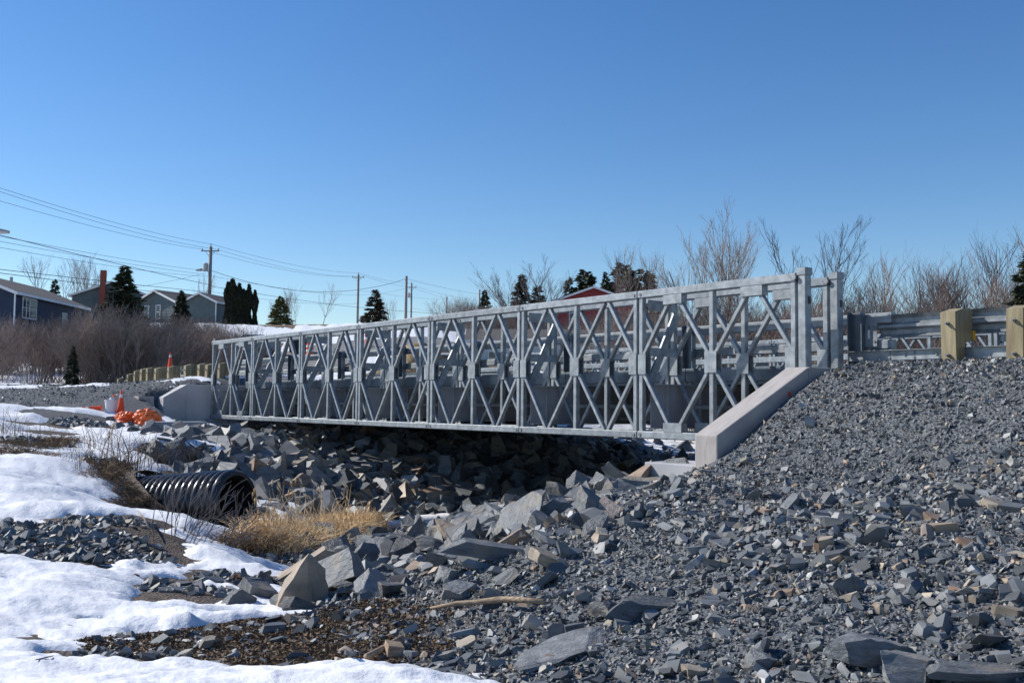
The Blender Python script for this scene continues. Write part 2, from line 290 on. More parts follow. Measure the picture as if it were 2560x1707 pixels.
# ------------------------------------------------------------------ ground sheet and snow sheet
PB = lambda d: np.interp(d, [-12, -6, -3, 0, 2, 4, 6, 8], [-8.6, -8.0, -7.55, -7.2, -6.3, -5.3, -4.3, -3.4])
BARE = [(660, 1600, 1.45, .75), (480, 1480, .6, .42), (580, 1455, .5, .36), (720, 1402, 1.0, .5), (110, 1360, 1.7, .75), (30, 1330, 1.2, .6), (190, 1330, .9, .3), (270, 1300, .7, .25), (330, 1640, .5, .12), (740, 1560, .8, .35), (860, 1640, .6, .3),
        (90, 1115, .9, .5), (200, 1062, .8, .6), (260, 1160, .5, .5), (60, 1105, .6, .4), (420, 1130, .7, .6), (560, 1120, .9, .8), (620, 1160, .9, .9), (480, 1200, .8, .7), (330, 1210, .6, .5), (470, 1310, .9, .8), (600, 1340, .8, .5), (285, 1420, .12, .05),
        (500, 1300, .9, 1.), (800, 1350, .9, .5), (250, 1250, .8, .35), (520, 1160, .7, .6), (700, 1220, 1.2, 1.0), (900, 1650, .4, .2), (360, 1470, .1, .05), (560, 1440, .2, .05), (300, 1290, .9, .25), (150, 1085, .9, .25), (70, 1062, 1., .3), (180, 1040, .8, .3), (410, 1500, .55, .36), (520, 1448, .3, .08), (565, 1545, .35, .12), (250, 1550, .15, .05), (700, 1430, .25, .1), (60, 1000, 1.2, .6), (240, 1010, 1.4, .5), (120, 985, 2., .8), (430, 1455, .3, .1)]
BARE = [(hit(x, y), rx, ry) for x, y, rx, ry in BARE]
DENT = [(hit(x, y), rx, ry, a) for x, y, rx, ry, a in ((225, 1330, .32, .16, .10), (190, 1385, .25, .1, .07), (250, 1398, .25, .1, .07), (330, 1400, .3, .1, .09), (135, 1345, .2, .1, .06), (80, 1330, .2, .1, .05), (470, 1395, .25, .07, .05), (30, 1465, .2, .1, .06), (120, 1440, .15, .07, .04), (340, 1520, .3, .05, .03), (180, 1650, .25, .08, .05), (260, 1610, .3, .05, .04), (100, 1560, .4, .06, .03), (400, 1580, .3, .05, .03))]
HEAP = [(hit(x, y), rx, ry) for x, y, rx, ry in ((510, 1075, .8, .7), (455, 1115, .7, .6), (540, 1135, .6, .6), (600, 1175, .5, .5), (735, 1310, .6, .7), (790, 1400, .8, .3), (690, 1285, .5, .5))]
def snow_t(X, Y, z):
    d, p = dpof(X, Y)
    near = np.clip((PB(d)-p)*.16, -.35, .085)
    farb = np.clip((-1.6-p)*.07, -.3, .075)
    t = near*(1-smooth(6, 9, d))+farb*smooth(6, 9, d)
    plate = smooth(-.25, .15, z)*smooth(25, 29, Y)
    t = t*(1-plate)+plate*(-.03+.09*fbm(X, Y, .22, 3))
    up = smooth(12, 13.5, p)*smooth(5, 8, d)*(1-plate); t = t*(1-up)+up*.09
    t = t*(1-smooth(40, 48, Y))+smooth(40, 48, Y)*(.05+.30*fbm(X, Y, .09, 4))
    t = t+.10*fbm(X+5, Y, .75, 3)+.10*fbm(X*.7, Y*1.8, 1.6, 4)+.03*fbm(X*.8, Y*1.5, 8, 3)
    for q, rx, ry in BARE:
        e = ((X-q[0])/rx)**2+((Y-q[1])/ry)**2; t = t-.36*np.exp(-e*1.15)*(1+1.3*fbm(X, Y, 1.8, 4))
    for q, rx, ry, a in DENT:
        e = ((X-q[0])/rx)**2+((Y-q[1])/ry)**2; t = t-a*np.exp(-e**2)
    for q, rx, ry in HEAP:
        e = ((X-q[0])/rx)**2+((Y-q[1])/ry)**2; t = t+.3*np.exp(-e*1.2)*(1+.6*fbm(X, Y, 1.5, 3))
    return np.clip(t, -.5, .17)
th = np.r_[np.linspace(-math.pi, -.66, 40)[:-1], np.linspace(-.66, .66, 470), np.linspace(.66, math.pi, 40)[1:]]
rr = np.r_[.02, 1, 2, np.geomspace(3, 62, 430), np.geomspace(63, 3500, 60)]
TH, RR = np.meshgrid(th, rr); GX, GY = RR*np.sin(TH), RR*np.cos(TH)
GZ = terrain(GX, GY); gd, gp = dpof(GX, GY)
ground_z0 = GZ.copy()
GZ = GZ+np.where(RR < 62, bank_noise(GX, GY), 0)*(1-smooth(0, .5, gp)*(1-smooth(11, 12, gp))*(GZ > .3))
under_walls = ((gd > -.6) & (gd < .5) & (gp > -2.3) & (gp < 14)) | ((gd > 20.9) & (gd < 22.0) & (gp > -1.4) & (gp < 13))
idx = np.arange(GX.size).reshape(GX.shape)
quads = np.stack([idx[:-1, :-1], idx[:-1, 1:], idx[1:, 1:], idx[1:, :-1]], -1).reshape(-1, 4)[:, ::-1]
ST = snow_t(GX, GY, ground_z0)
soil = np.zeros(GX.shape)
for q, rx, ry in BARE: soil = np.maximum(soil, np.exp(-(((GX-q[0])/rx)**2+((GY-q[1])/ry)**2)*.6))
soil = np.maximum(soil*(gp < PB(gd)+1.0), smooth(-.6, 1.2, PB(gd)-gp)*(gd < 9)*.9)
soil = np.maximum(soil, smooth(-2, -4, gp)*(gd > 8)*.7)*(1-smooth(26, 28, GY))
grass = smooth(40, 46, GY)+smooth(30, 40, np.hypot(GX, GY-15))*(GY < 40)
zone = np.stack([soil, np.clip(grass, 0, 1), np.zeros_like(soil), np.ones_like(soil)], -1)
gm = np_mesh('ground', np.stack([GX, GY, GZ], -1).reshape(-1, 3), quads, M['ground'], True, {'zone': ('FLOAT_COLOR', zone)})
link('ground', gm, kind='structure')
keep = (ST.ravel()[quads] > -.05).any(1) & (RR.ravel()[quads] < 320).all(1) & (~under_walls.ravel()[quads]).all(1)
sq = quads[keep]; used, inv = np.unique(sq, return_inverse=True)
SZ = ground_z0+ST+.02
sm_ = np_mesh('snow', np.stack([GX, GY, SZ], -1).reshape(-1, 3)[used], inv.reshape(-1, 4), M['snow'], True)
link('snow_cover', sm_, kind='stuff', label='old white snow lying over the ground in melting patches', category='snow')
def snowy(X, Y): X = np.array([X]); Y = np.array([Y]); return float(snow_t(X, Y, terrain(X, Y))[0]) > 0
def gz(X, Y):
    X = np.asarray(X, float); Y = np.asarray(Y, float); z = terrain(X, Y); return np.maximum(z, z+snow_t(X, Y, z))
def G(X, Y): return float(gz(np.array([X]), np.array([Y]))[0])

# water of the stream
mb = MB(); poly = [B(d, p, WATER) for d, p in ((6.2, -4.2), (6.0, 30), (13, 30), (12.5, 4), (12, -.5), (11.5, -3), (9.5, -4.2))]
mb.add(poly, [tuple(range(len(poly)))]); mb.build('stream_water', 'water', kind='structure')
for i, (d0, p0, L_, W_) in enumerate(((10.2, -1.6, 1.9, .5), (10.1, .7, 1.6, .35), (9.6, 2.6, 1.5, .4), (9.3, -3.0, 1.4, .6))):
    mb = MB(); n = 16; rim = [(math.cos(a)*L_*(1+.2*random.uniform(-1, 1)), math.sin(a)*W_*(1+.25*random.uniform(-1, 1))) for a in np.linspace(0, 2*math.pi, n, endpoint=False)]
    v = [(x, y, -.05) for x, y in rim]+[(x*.96, y*.94, .05) for x, y in rim]+[(x*.6, y*.5, .10+.02*random.random()) for x, y in rim]+[(0, 0, .11)]
    f = [(k*n+j, k*n+(j+1) % n, (k+1)*n+(j+1) % n, (k+1)*n+j) for k in (0, 1) for j in range(n)]+[(2*n+j, 2*n+(j+1) % n, 3*n) for j in range(n)]
    mb.add(v, f); mb.build('ice_shelf', 'snow', loc=B(d0, p0, WATER), rot=(0, 0, YAW), sm=True, label='snow covered ice shelf along the edge of the stream', category='ice', group='ice shelves in the stream')

# roads: paved approach behind the near abutment, far road that swings uphill
def ribbon(name, path, width, m, dz, cross=10, **k):
    path = np.array(path, float); t = np.linspace(0, len(path)-1, len(path)*8); i = np.clip(t.astype(int), 0, len(path)-2); fr = (t-i)[:, None]
    p0, p1, p2, p3 = path[np.maximum(i-1, 0)], path[i], path[i+1], path[np.minimum(i+2, len(path)-1)]
    c = .5*((2*p1)+(-p0+p2)*fr+(2*p0-5*p1+4*p2-p3)*fr**2+(-p0+3*p1-3*p2+p3)*fr**3)
    tg = np.gradient(c, axis=0); tg /= np.linalg.norm(tg, axis=1)[:, None]; nr = np.stack([tg[:, 1], -tg[:, 0]], 1)
    w = np.linspace(-.5, .5, cross+1)*width; q = c[:, None]+nr[:, None]*w[None, :, None]; X, Y = q[..., 0], q[..., 1]; Z = terrain(X, Y)+dz
    ii = np.arange(X.size).reshape(X.shape); fs = np.stack([ii[:-1, :-1], ii[1:, :-1], ii[1:, 1:], ii[:-1, 1:]], -1).reshape(-1, 4)
    link(name, np_mesh(name, np.stack([X, Y, Z], -1).reshape(-1, 3), fs, M[m], True), kind='structure', **k)
ribbon('road', [B(-d, 6)[:2] for d in (30, 22, 14, 7, .6)], 8.4, 'asphalt', .05)
ribbon('road', [B(21.6, 5.9)[:2], B(25, 5.9)[:2], (-9.6, 42), (-13.2, 50), (-15.2, 60), (-14.2, 70), (-10.5, 78), (-4, 84), (6, 90), (20, 96)], 7.6, 'asphalt', .07)
ribbon('gravel_path', [(-12, 34.4), (-17, 35), (-24, 34), (-34, 36)], 3.0, 'asphalt', .03)

# ------------------------------------------------------------------ stones
def cut_rock(seed, cuts, asp):
    r = random.Random(seed); bm = bmesh.new(); bmesh.ops.create_cube(bm, size=1)
    k1, k2, k3 = r.uniform(-.55, .55), r.uniform(-.5, .5), r.uniform(-.35, .35)      # sheared start: shards, not boxes
    for v in bm.verts: x, y, z = v.co; v.co = Vector(((x+k1*y+k2*z)*asp[0], (y+k3*x+k2*z*.5)*asp[1], (z+.25*k1*x)*asp[2]))*2
    for i in range(cuts):
        n = Vector((r.gauss(0, 1), r.gauss(0, 1), r.gauss(0, .7))).normalized(); ext = max(v.co.dot(n) for v in bm.verts)
        pl = n*ext*r.uniform(.55, .86)
        g = bmesh.ops.bisect_plane(bm, geom=bm.verts[:]+bm.edges[:]+bm.faces[:], plane_co=pl, plane_no=n, clear_outer=True)
        ed = [e for e in g['geom_cut'] if isinstance(e, bmesh.types.BMEdge)]
        if len(ed) > 2: bmesh.ops.contextual_create(bm, geom=ed)
    bmesh.ops.remove_doubles(bm, verts=bm.verts, dist=.02)
    return bm
def proto_arrays(bm):
    bmesh.ops.triangulate(bm, faces=bm.faces); bmesh.ops.recalc_face_normals(bm, faces=bm.faces)
    bm.verts.index_update(); V = np.array([v.co[:] for v in bm.verts]); Ft = np.array([[v.index for v in f.verts] for f in bm.faces]); bm.free(); return V, Ft
ROCKS, MED = [], []
for i in range(26):
    r = random.Random(100+i); asp = (1, r.uniform(.55, .95), r.uniform(.30, .66))
    bm = cut_rock(i, r.randint(6, 10), asp); bmesh.ops.recalc_face_normals(bm, faces=bm.faces)
    bmesh.ops.subdivide_edges(bm, edges=[e for e in bm.edges if e.calc_length() > .5], cuts=2, use_grid_fill=True)
    bmesh.ops.triangulate(bm, faces=bm.faces)
    for v in bm.verts: v.co += Vector((r.gauss(0, .022), r.gauss(0, .022), r.gauss(0, .022)))
    bmesh.ops.bevel(bm, geom=[e for e in bm.edges if len(e.link_faces) == 2 and e.calc_face_angle(0) > .45], offset=.018, segments=1, affect='EDGES')
    me = bpy.data.meshes.new('rock'); bm.to_mesh(me); bm.free(); me.materials.append(M['rock']); ROCKS.append(me)
for i in range(18):
    r = random.Random(300+i); MED.append(proto_arrays(cut_rock(50+i, r.randint(4, 6), (1, r.uniform(.55, .95), r.uniform(.28, .6)))))
FINE = []
for i in range(16):
    bm = bmesh.new(); r = random.Random(500+i); fl = r.uniform(.35, .7)
    for k in range(7):
        a = Vector((r.gauss(0, 1), r.gauss(0, 1), r.gauss(0, 1))).normalized(); bm.verts.new((a.x, a.y*.8, a.z*fl))
    g = bmesh.ops.convex_hull(bm, input=bm.verts[:]); bmesh.ops.delete(bm, geom=[e for e in g['geom_interior'] if isinstance(e, bmesh.types.BMVert)], context='VERTS'); FINE.append(proto_arrays(bm))
def eul(rx, ry, rz):
    cx, sx, cy, sy, cz, sz = np.cos(rx), np.sin(rx), np.cos(ry), np.sin(ry), np.cos(rz), np.sin(rz); R = np.empty((len(rx), 3, 3))
    R[:, 0, 0] = cz*cy; R[:, 0, 1] = cz*sy*sx-sz*cx; R[:, 0, 2] = cz*sy*cx+sz*sx; R[:, 1, 0] = sz*cy; R[:, 1, 1] = sz*sy*sx+cz*cx; R[:, 1, 2] = sz*sy*cx-cz*sx
    R[:, 2, 0] = -sy; R[:, 2, 1] = cy*sx; R[:, 2, 2] = cy*cx; return R
def merged(name, S, protos, **k):                            # S columns: x y z size rx ry rz tint
    S = S[np.argsort(RNG.random(len(S)))]; R = eul(S[:, 4], S[:, 5], S[:, 6]); pid = np.arange(len(S)) % len(protos); Vs, Fs, Ts, n = [], [], [], 0
    for j, (V, Ft) in enumerate(protos):
        s = S[pid == j]; r = R[pid == j]
        if not len(s): continue
        st = np.stack([np.ones(len(s)), RNG.uniform(.75, 1.15, len(s)), RNG.uniform(.7, 1.2, len(s))], 1)
        W = np.einsum('nij,nvj->nvi', r, V[None]*st[:, None]*s[:, 3][:, None, None])+s[:, None, :3]
        Vs.append(W.reshape(-1, 3)); Fs.append((Ft[None]+n+np.arange(len(s))[:, None, None]*len(V)).reshape(-1, 3)); Ts.append(np.repeat(s[:, 7], len(V))); n += len(s)*len(V)
    me = np_mesh(name, np.concatenate(Vs), np.concatenate(Fs), M['gravel'], False, {'tint': ('FLOAT', np.concatenate(Ts))})
    return link(name, me, kind='stuff', **k)
def scatter(n, d0, d1, p0, p1, size, keepf=None, tilt=.35, sink=.1, onsnow=False):
    d, p = RNG.uniform(d0, d1, n), RNG.uniform(p0, p1, n); X = O[0]+D[0]*d+P[0]*p; Y = O[1]+D[1]*d+P[1]*p
    s = size(d, p, n) if callable(size) else RNG.uniform(size[0], size[1], n)
    k = (Y > 3.6) & (np.abs(X/np.maximum(Y, .1)) < .58) & ((-Y*1.0) < 0)
    if keepf is not None: k &= keepf(d, p, X, Y)
    k &= ~((d > -.72) & (d < .0) & (p > -2.42))               # keep clear of the near wing wall
    d, p, X, Y, s = d[k], p[k], X[k], Y[k], s[k]
    z = gz(X, Y) if onsnow else terrain(X, Y)+bank_noise(X, Y); n = len(X)
    return np.stack([X, Y, z+s*sink, s, RNG.normal(0, tilt, n), RNG.normal(0, tilt, n), RNG.uniform(0, 6.28, n), RNG.random(n)], 1)
edge = lambda d, p, X, Y: p > PB(d)+.35*fbm(X, Y, .9, 3)-.05
# fine crushed slate over the whole slope
def fine_size(d, p, n): return np.clip(RNG.lognormal(np.log(np.interp(p, [-8, -3, -2, .6], [.0135, .0135, .0145, .0145])), .55, n), .007, .055)
g1 = scatter(165000, -9.5, 7, -8.6, .9, fine_size, edge, .85, .4)
g1 = g1[RNG.random(len(g1)) < np.clip(1.35-.0*g1[:, 1], 0, 1)]
def med_size(d, p, n): return np.clip(RNG.lognormal(np.log(.021), .58, n), .011, .095)
def soil_in(X, Y): return np.minimum.reduce([((X-BARE[i][0][0])/(BARE[i][1]*1.15))**2+((Y-BARE[i][0][1])/(BARE[i][2]*1.2))**2 for i in (0, 9, 10)]) < 1
low = lambda d, p, X, Y: edge(d, p, X, Y) & (~soil_in(X, Y) | (RNG.random(len(d)) < .3)) & (RNG.random(len(d)) < .04+.96*smooth(.75, -.75, p+np.interp(d, [-6, -.5], [1.7, 2.75])+.7*fbm(X, Y, .6, 3))) & (RNG.random(len(d)) < np.clip(.55+1.1*fbm(X, Y, .8, 3), .12, 1))
g2 = scatter(56000, -9.5, 6.5, -8.6, .6, med_size, low, .38, .15)
# large stones of the near bank
bigs = [(scatter(520, .35, 7.6, -4.8, -1.7, (.09, .29), None, .45, .28), 'near'), (scatter(170, -2.0, 4.5, -7.4, -4.4, (.06, .17), lambda d, p, X, Y: edge(d, p, X, Y) & ~soil_in(X, Y), .45, .28), 'near'),
        (scatter(240, -8.5, .2, -8.2, -2.2, (.035, .085), lambda d, p, X, Y: edge(d, p, X, Y) & ~soil_in(X, Y), .4, .3), 'slope'), (scatter(1500, 10.2, 20.6, -3.2, 12.5, (.16, .36), lambda d, p, X, Y: ~((d > 18.8) & (p < .6)), .55, .12), 'far'),
        (scatter(210, 11.5, 21.5, -8, -2.6, (.16, .36), lambda d, p, X, Y: (Y > 19.5) & (X/Y > -.345) & ~((X < -8.2) & (Y > 25.6)), .45, .25), 'farsnow'), (scatter(330, .4, 8, -1.7, 12.5, (.14, .3), None, .5, .2), 'under'),
        (scatter(260, 9, 26, 12.5, 24, (.15, .34), None, .45, .05), 'up'), (scatter(30, -4, 6, -11, -6, (.035, .085), lambda d, p, X, Y: p < PB(d)-.1, .3, .15, True), 'snow')]
fill = [scatter(4200, 10.0, 20.6, -3.4, 12.5, (.06, .17), lambda d, p, X, Y: ~((d > 19.6) & (p < .6) & (RNG.random(len(d)) < .7)), .6, .1), scatter(1600, .3, 8, -4.6, 12.5, (.05, .14), None, .6, .2), scatter(400, 9, 24, 12.5, 20, (.06, .15), None, .6, .1)]
patch = []
for q, rx, ry in BARE[:17]:
    iso = any(q is BARE[i][0] for i in (0, 9, 10)); n = int((420 if iso else 1000)*rx*ry)+14; a, r_ = RNG.uniform(0, 6.28, n), np.sqrt(RNG.random(n))*.95; X, Y = q[0]+np.cos(a)*r_*rx, q[1]+np.sin(a)*r_*ry
    s = np.clip(RNG.lognormal(np.log(.016 if iso else .022 if q[1] < 15 else .04), .6, n), .008, .09)
    patch.append(np.stack([X, Y, terrain(X, Y)+bank_noise(X, Y)+s*.2, s, RNG.normal(0, .5, n), RNG.normal(0, .5, n), RNG.uniform(0, 6.28, n), RNG.random(n)*.97], 1))
patch = np.concatenate(patch)
# the 290 that show largest become single rocks, the others stay one mass for each bank
allb = np.concatenate([np.c_[a, np.full(len(a), i)] for i, (a, _) in enumerate(bigs)]); allb = allb[RNG.permutation(len(allb))]
app = allb[:, 3]/allb[:, 1]*np.where(allb[:, 8] == 5, .3, 1)*np.where(allb[:, 8] == 3, .85, 1)
sel = np.argsort(-app)[:282]; rest = np.delete(allb, sel, 0)
LAB = {'near': ('in the riprap edge below the gravel slope', 'riprap rocks along the near bank'), 'slope': ('lying on the gravel slope', 'loose rocks on the gravel slope'),
       'far': ('on the shaded bank under the deck', 'riprap rocks on the far bank'), 'farsnow': ('half buried in snow behind the black pipe', 'rocks in the snow of the far bank'),
       'under': ('under the deck beside the sloping wing wall', 'riprap rocks under the near end of the bridge'), 'up': ('on the snowy upstream bank', 'rocks on the upstream bank'), 'snow': ('poking out of the snow', 'rocks poking out of the snow')}
for a in allb[sel]:
    lab, grp = LAB[bigs[int(a[8])][1]]; s = a[3]; tint = a[7]; kz = random.uniform(.6, 1.2)
    tone = 'dark slate' if tint < .35 else 'blue-grey' if tint < .65 else 'pale grey' if tint < .84 else 'tan' if tint < .96 else 'whitish'
    form = ('flat slab' if kz < .8 else 'wedge' if kz < 1 else 'block')+(' of small size' if s < .1 else '' if s < .18 else ' of large size')
    o = link('rock', random.choice(ROCKS), None, a[:3], a[4:7], (s*random.uniform(.9, 1.25), s*random.uniform(.7, 1.1), s*kz), label=f'{tone} rock, {form}, {lab}', category='rock', group=grp); o.color = (tint, 0, 0, 1)
merged('slope_gravel', g1, FINE, label='fine crushed slate covering the embankment below the guardrail', category='gravel')
merged('slope_rubble', g2, MED, label='broken slate rubble spread over the lower gravel slope', category='rubble')
merged('bank_riprap', np.concatenate([rest[:, :8]]+fill), MED, label='smaller riprap stones packed between the rocks of both banks', category='riprap')
merged('snow_patch_stones', patch, MED, label='small stones showing in the bare patches of the snow', category='stones')
pg = scatter(26000, 21.9, 36, -16, -.2, lambda d, p, n: np.clip(RNG.lognormal(np.log(.024), .4, n), .012, .08), lambda d, p, X, Y: (snow_t(X, Y, terrain(X, Y)) < .0) & (Y > 26) & (terrain(X, Y) > -.4), .6, .25)
merged('far_shoulder_gravel', pg, FINE, label='grey gravel shoulder and path between snow patches beyond the cones', category='gravel')
def hero(x, y, size, rot, proto, sc, label, sink=.3, tint=.5):
    q = hit(x, y); o = link('boulder', ROCKS[proto], None, (q[0], q[1], q[2]+size*sink), rot, tuple(size*k for k in sc), label=label, category='boulder'); o.color = (tint, 0, 0, 1)
def shaped(x, y, pts, label, tint, seed, rz=0):              # boulder with its own outline: hull, broken up and roughened along its bedding
    q = hit(x, y); bm = bmesh.new(); r = random.Random(seed)
    for p_ in pts: bm.verts.new(Vector(p_)*1.2)
    g = bmesh.ops.convex_hull(bm, input=bm.verts[:]); bmesh.ops.delete(bm, geom=[e for e in g['geom_interior'] if isinstance(e, bmesh.types.BMVert)], context='VERTS')
    bmesh.ops.subdivide_edges(bm, edges=bm.edges[:], cuts=3, use_grid_fill=True); bmesh.ops.triangulate(bm, faces=bm.faces)
    bed = Vector((-.55, .2, .8)).normalized()
    for v in bm.verts: k = v.co.dot(bed); v.co += v.co.normalized()*(.008*math.sin(k*55+r.random())+r.gauss(0, .0045))
    me = bpy.data.meshes.new('boulder'); bm.to_mesh(me); bm.free(); me.materials.append(M['rock']); o = link('boulder', me, None, (q[0], q[1], q[2]-.02), (0, 0, rz), label=label, category='boulder'); o.color = (tint, 0, 0, 1)
shaped(752, 1518, [(-.24, 0, -.08), (-.2, -.13, .1), (.03, -.1, .45), (.07, .08, .44), (.2, .06, .3), (.24, 0, .04), (.03, -.2, -.08), (.2, .22, -.05), (-.1, .25, .2), (-.22, .2, -.08), (.14, -.12, .12)], 'big tan-faced boulder with cracked slanting face at the edge of the snow', .935, 1, .35)
shaped(775, 1452, [(-.36, 0, -.06), (-.34, 0, .02), (.14, -.04, .33), (.24, 0, .30), (.27, 0, .16), (.2, .0, -.08), (-.36, .3, -.06), (-.3, .3, .05), (.14, .28, .33), (.26, .3, .25), (.2, .3, -.08)], 'long tan slab of rock leaning up behind the cracked boulder', .93, 2, .25)
hero(858, 1475, .32, (-.4, .3, 1.2), 5, (.9, .8, 1.3), 'upright blue-grey boulder beside the cracked tan boulder', .5, .6)
hero(655, 1505, .22, (.2, .3, .2), 7, (1.1, .9, 1.0), 'rounded dark boulder in front of the cracked tan boulder, on the snow side', .4, .3)
hero(590, 1525, .19, (.6, .2, 2.1), 12, (.9, .9, 1.1), 'jagged dark rock with soil on top at the snow edge', .4, .25)
hero(1420, 1625, .22, (.15, -.1, .5), 15, (1.35, .9, .40), 'large flat pale grey slab lying low in the gravel slope', .12, .78)
hero(1520, 1535, .16, (.2, .25, 2.2), 18, (1.2, .8, .8), 'dark half buried block casting a shadow into the gravel', .15, .2)
hero(1600, 1530, .16, (.3, .15, .4), 6, (1.3, .7, .7), 'dark wedge of rock leaning beside the half buried block', .15, .25)
hero(2155, 1655, .19, (.1, .2, .4), 21, (1.2, .9, .8), 'blocky grey rock beside a hollow in the gravel', .35, .6)
hero(2440, 1695, .21, (.1, .05, .2), 11, (1.5, .7, .4), 'long dark slab at the foot of the gravel slope', .2, .35)
hero(2275, 1695, .2, (.1, .15, .9), 13, (1.2, .9, .6), 'smooth rounded grey slab beside the long dark slab', .25, .65)
hero(515, 1615, .085, (.1, .1, 1.0), 20, (1.2, 1.0, .95), 'rounded tan cobble on the snow edge', .35, .9)
hero(1545, 1180, .36, (.15, -.2, .3), 2, (1.2, .8, .8), 'tan slab rock at the top of the riprap beside the concrete footing', .35, .91)
hero(1285, 1270, .34, (.1, .1, .6), 14, (1.2, .9, .9), 'square dark rock standing on the crest of the riprap', .4, .3)
hero(1230, 1400, .27, (.1, .2, .3), 17, (1.5, .8, .7), 'long blue-grey block low on the inner side of the riprap', .3, .45)
hero(1430, 1260, .26, (.1, -.2, .7), 8, (1.3, .8, .8), 'tan block below the crest of the riprap', .35, .9)

# ------------------------------------------------------------------ the panel bridge
L, ZB, ZT = 3.048, -.455, 1.745; ZM = (ZB+ZT)/2
bridge = empty('panel_bridge', B(0, 0, 0), YAW, label='galvanised steel panel truss bridge spanning the rocky stream', category='bridge')
def panel_meshes():                                          # local axes: x across the bridge, y along it from this panel's near end
    R = {}
    def mk(key, m='galv'): R[key] = MB(); return R[key]
    mk('top_chord').beam((0, .012, ZT), (0, L-.012, ZT), .12, .125, (0, 0, 1), .014)
    mk('bottom_chord').beam((0, .012, ZB), (0, L-.012, ZB), .115, .125, (0, 0, 1), .014)
    a, b = ZB+.055, ZT-.06
    for i, y in enumerate((.065, L/2, L-.065)): mk('vertical%d' % i).beam((0, y, a), (0, y, b), .085, .085, (1, 0, 0), .01)
    k = 0
    for zc, sg in ((b, 1), (a, -1)):
        for q in (.25, .75):
            yq = L*q
            for s in (-1, 1):
                ye = {(.25, -1): .10, (.25, 1): L/2-.07, (.75, -1): L/2+.07, (.75, 1): L-.10}[(q, s)]
                mk('diagonal%d' % k).beam((0, ye, ZM+sg*.13), (0, yq+s*.045, zc), .075, .062, (1, 0, 0), .008); k += 1
    g = []
    for y0, y1 in ((.022, .19), (L/2-.115, L/2+.115), (L-.19, L-.022)):
        q = MB(); [q.beam((x, (y0+y1)/2, ZM-.155), (x, (y0+y1)/2, ZM+.155), .012, y1-y0, (1, 0, 0), .002) for x in (-.055, .055)]; g.append(q)
    for i, q in enumerate(g): R['gusset%d' % i] = q
    for i, z in enumerate((ZT, ZB)):
        q = MB()
        for y in (.07, L-.07): q.tube([(-.075, y, z), (.075, y, z)], .026, 8)
        R['pin%d' % i] = q
    e = MB().box(-.064, .064, -.19, .19, -.07, .07)          # doubler plate at the quarter points, end panels only
    return {k2: v.mesh(k2, 'bolt' if k2[:3] == 'pin' else 'galv') for k2, v in R.items()}, e.mesh('doubler_plate', 'galv')
PM, DOUB = panel_meshes(); clean = lambda s: s.rstrip('0123456789')
gap = MB().box(-.05, .05, -.02, .02, -.055, .055).mesh('joint_gap', 'black')
for p in (0, .705, 10.9, 11.6):
    for k in range(7):
        t = empty('truss_panel', (p, k*L, 0), 0, bridge)
        for key, me in PM.items(): link(clean(key), me, t)
        if k in (0, 6): [link('doubler_plate', DOUB, t, (0, y, z)) for y in (.25*L, .75*L) for z in (ZT-.125, ZB+.125)]
        for z in (ZT, ZB): link('joint_gap', gap, t, (0, 0, z))
# end posts with caps, bolts and stickers
ep = MB().beam((0, 0, ZB-.1), (0, 0, ZT+.08), .13, .13, (1, 0, 0), .012).mesh('end_post', 'galv')
cap = MB().beam((0, 0, ZT+.02), (0, 0, ZT+.115), .155, .16, (1, 0, 0), .015).mesh('post_cap', 'galv')
pinm = MB().tube([(-.115, 0, 0), (.09, 0, 0)], .038, 10).mesh('pin', 'bolt'); stk = MB().box(-.028, .028, -.0035, .0005, -.05, .05).mesh('sticker', 'label')
for p in (0, .705, 10.9, 11.6):
    e = link('end_post', ep, bridge, (p, -.095, 0)); link('post_cap', cap, e); link('pin', pinm, e, (0, .095, ZT-.01)); link('sticker', stk, e, (.01, -.066, ZT-.32))
    for z, y in ((ZT+.1, 7*L-.1), (ZT+.1, 7*L-.02)): link('lifting_lug', MB().beam((0, 0, -.06), (0, 0, .05), .03, .05, (1, 0, 0), .008).mesh('lifting_lug', 'galv'), bridge, (p, y, z))
# transoms, bracing frames between the twin trusses, rakers, sway bracing
tr = MB(); tr.box(.075, 11.53, -.009, .009, -.34, .318); tr.box(.06, 11.54, -.09, .09, .32, .34); tr.box(.06, 11.54, -.09, .09, -.36, -.342)
for x in (.4, 1.15, 3, 5, 7, 9, 10.4, 11.2): tr.box(x-.006, x+.006, -.075, -.0105, -.34, .318)
trm = tr.mesh('transom', 'dark_steel')
fr = MB(); fr.box(.05, .66, -.02, .02, 1.50, 1.66); frm1 = fr.mesh('top_tie', 'galv')
frm2 = MB().box(.05, .66, -.02, .02, .78, .91).mesh('middle_tie', 'galv')
rk = MB(); rk.beam((.66, 0, 1.46), (.08, 0, .36), .05, .13, (0, 1, 0), .006); rkm = rk.mesh('raker', 'galv')
for k in range(8):
    y = k*L-.17 if k else .32
    if k == 7: y = 7*L-.32
    link('transom', trm, bridge, (0, y, 0))
    if 0 < k < 7:
        for mx in (0, 1):
            f = empty('bracing_frame', (11.6 if mx else 0, y+.02, 0), math.pi if mx else 0, bridge)
            link('top_tie', frm1, f); link('middle_tie', frm2, f); link('raker', rkm, f)
for k in range(7):
    ya, yb = max(k*L-.1, .4), (k+1)*L-.26
    for (xa, xb, z) in ((.9, 5.4, .10), (5.4, .9, -.02), (6.2, 10.7, .10), (10.7, 6.2, -.02)):
        link('sway_brace', MB().beam((xa, ya, z), (xb, yb, z), .07, .07, (0, 0, 1)).mesh('sway_brace', 'galv'), bridge)
    link('sway_brace', MB().beam((2.2, ya, -.25), (2.2, yb, -.25), .06, .06, (0, 0, 1)).mesh('sway_brace', 'galv'), bridge)
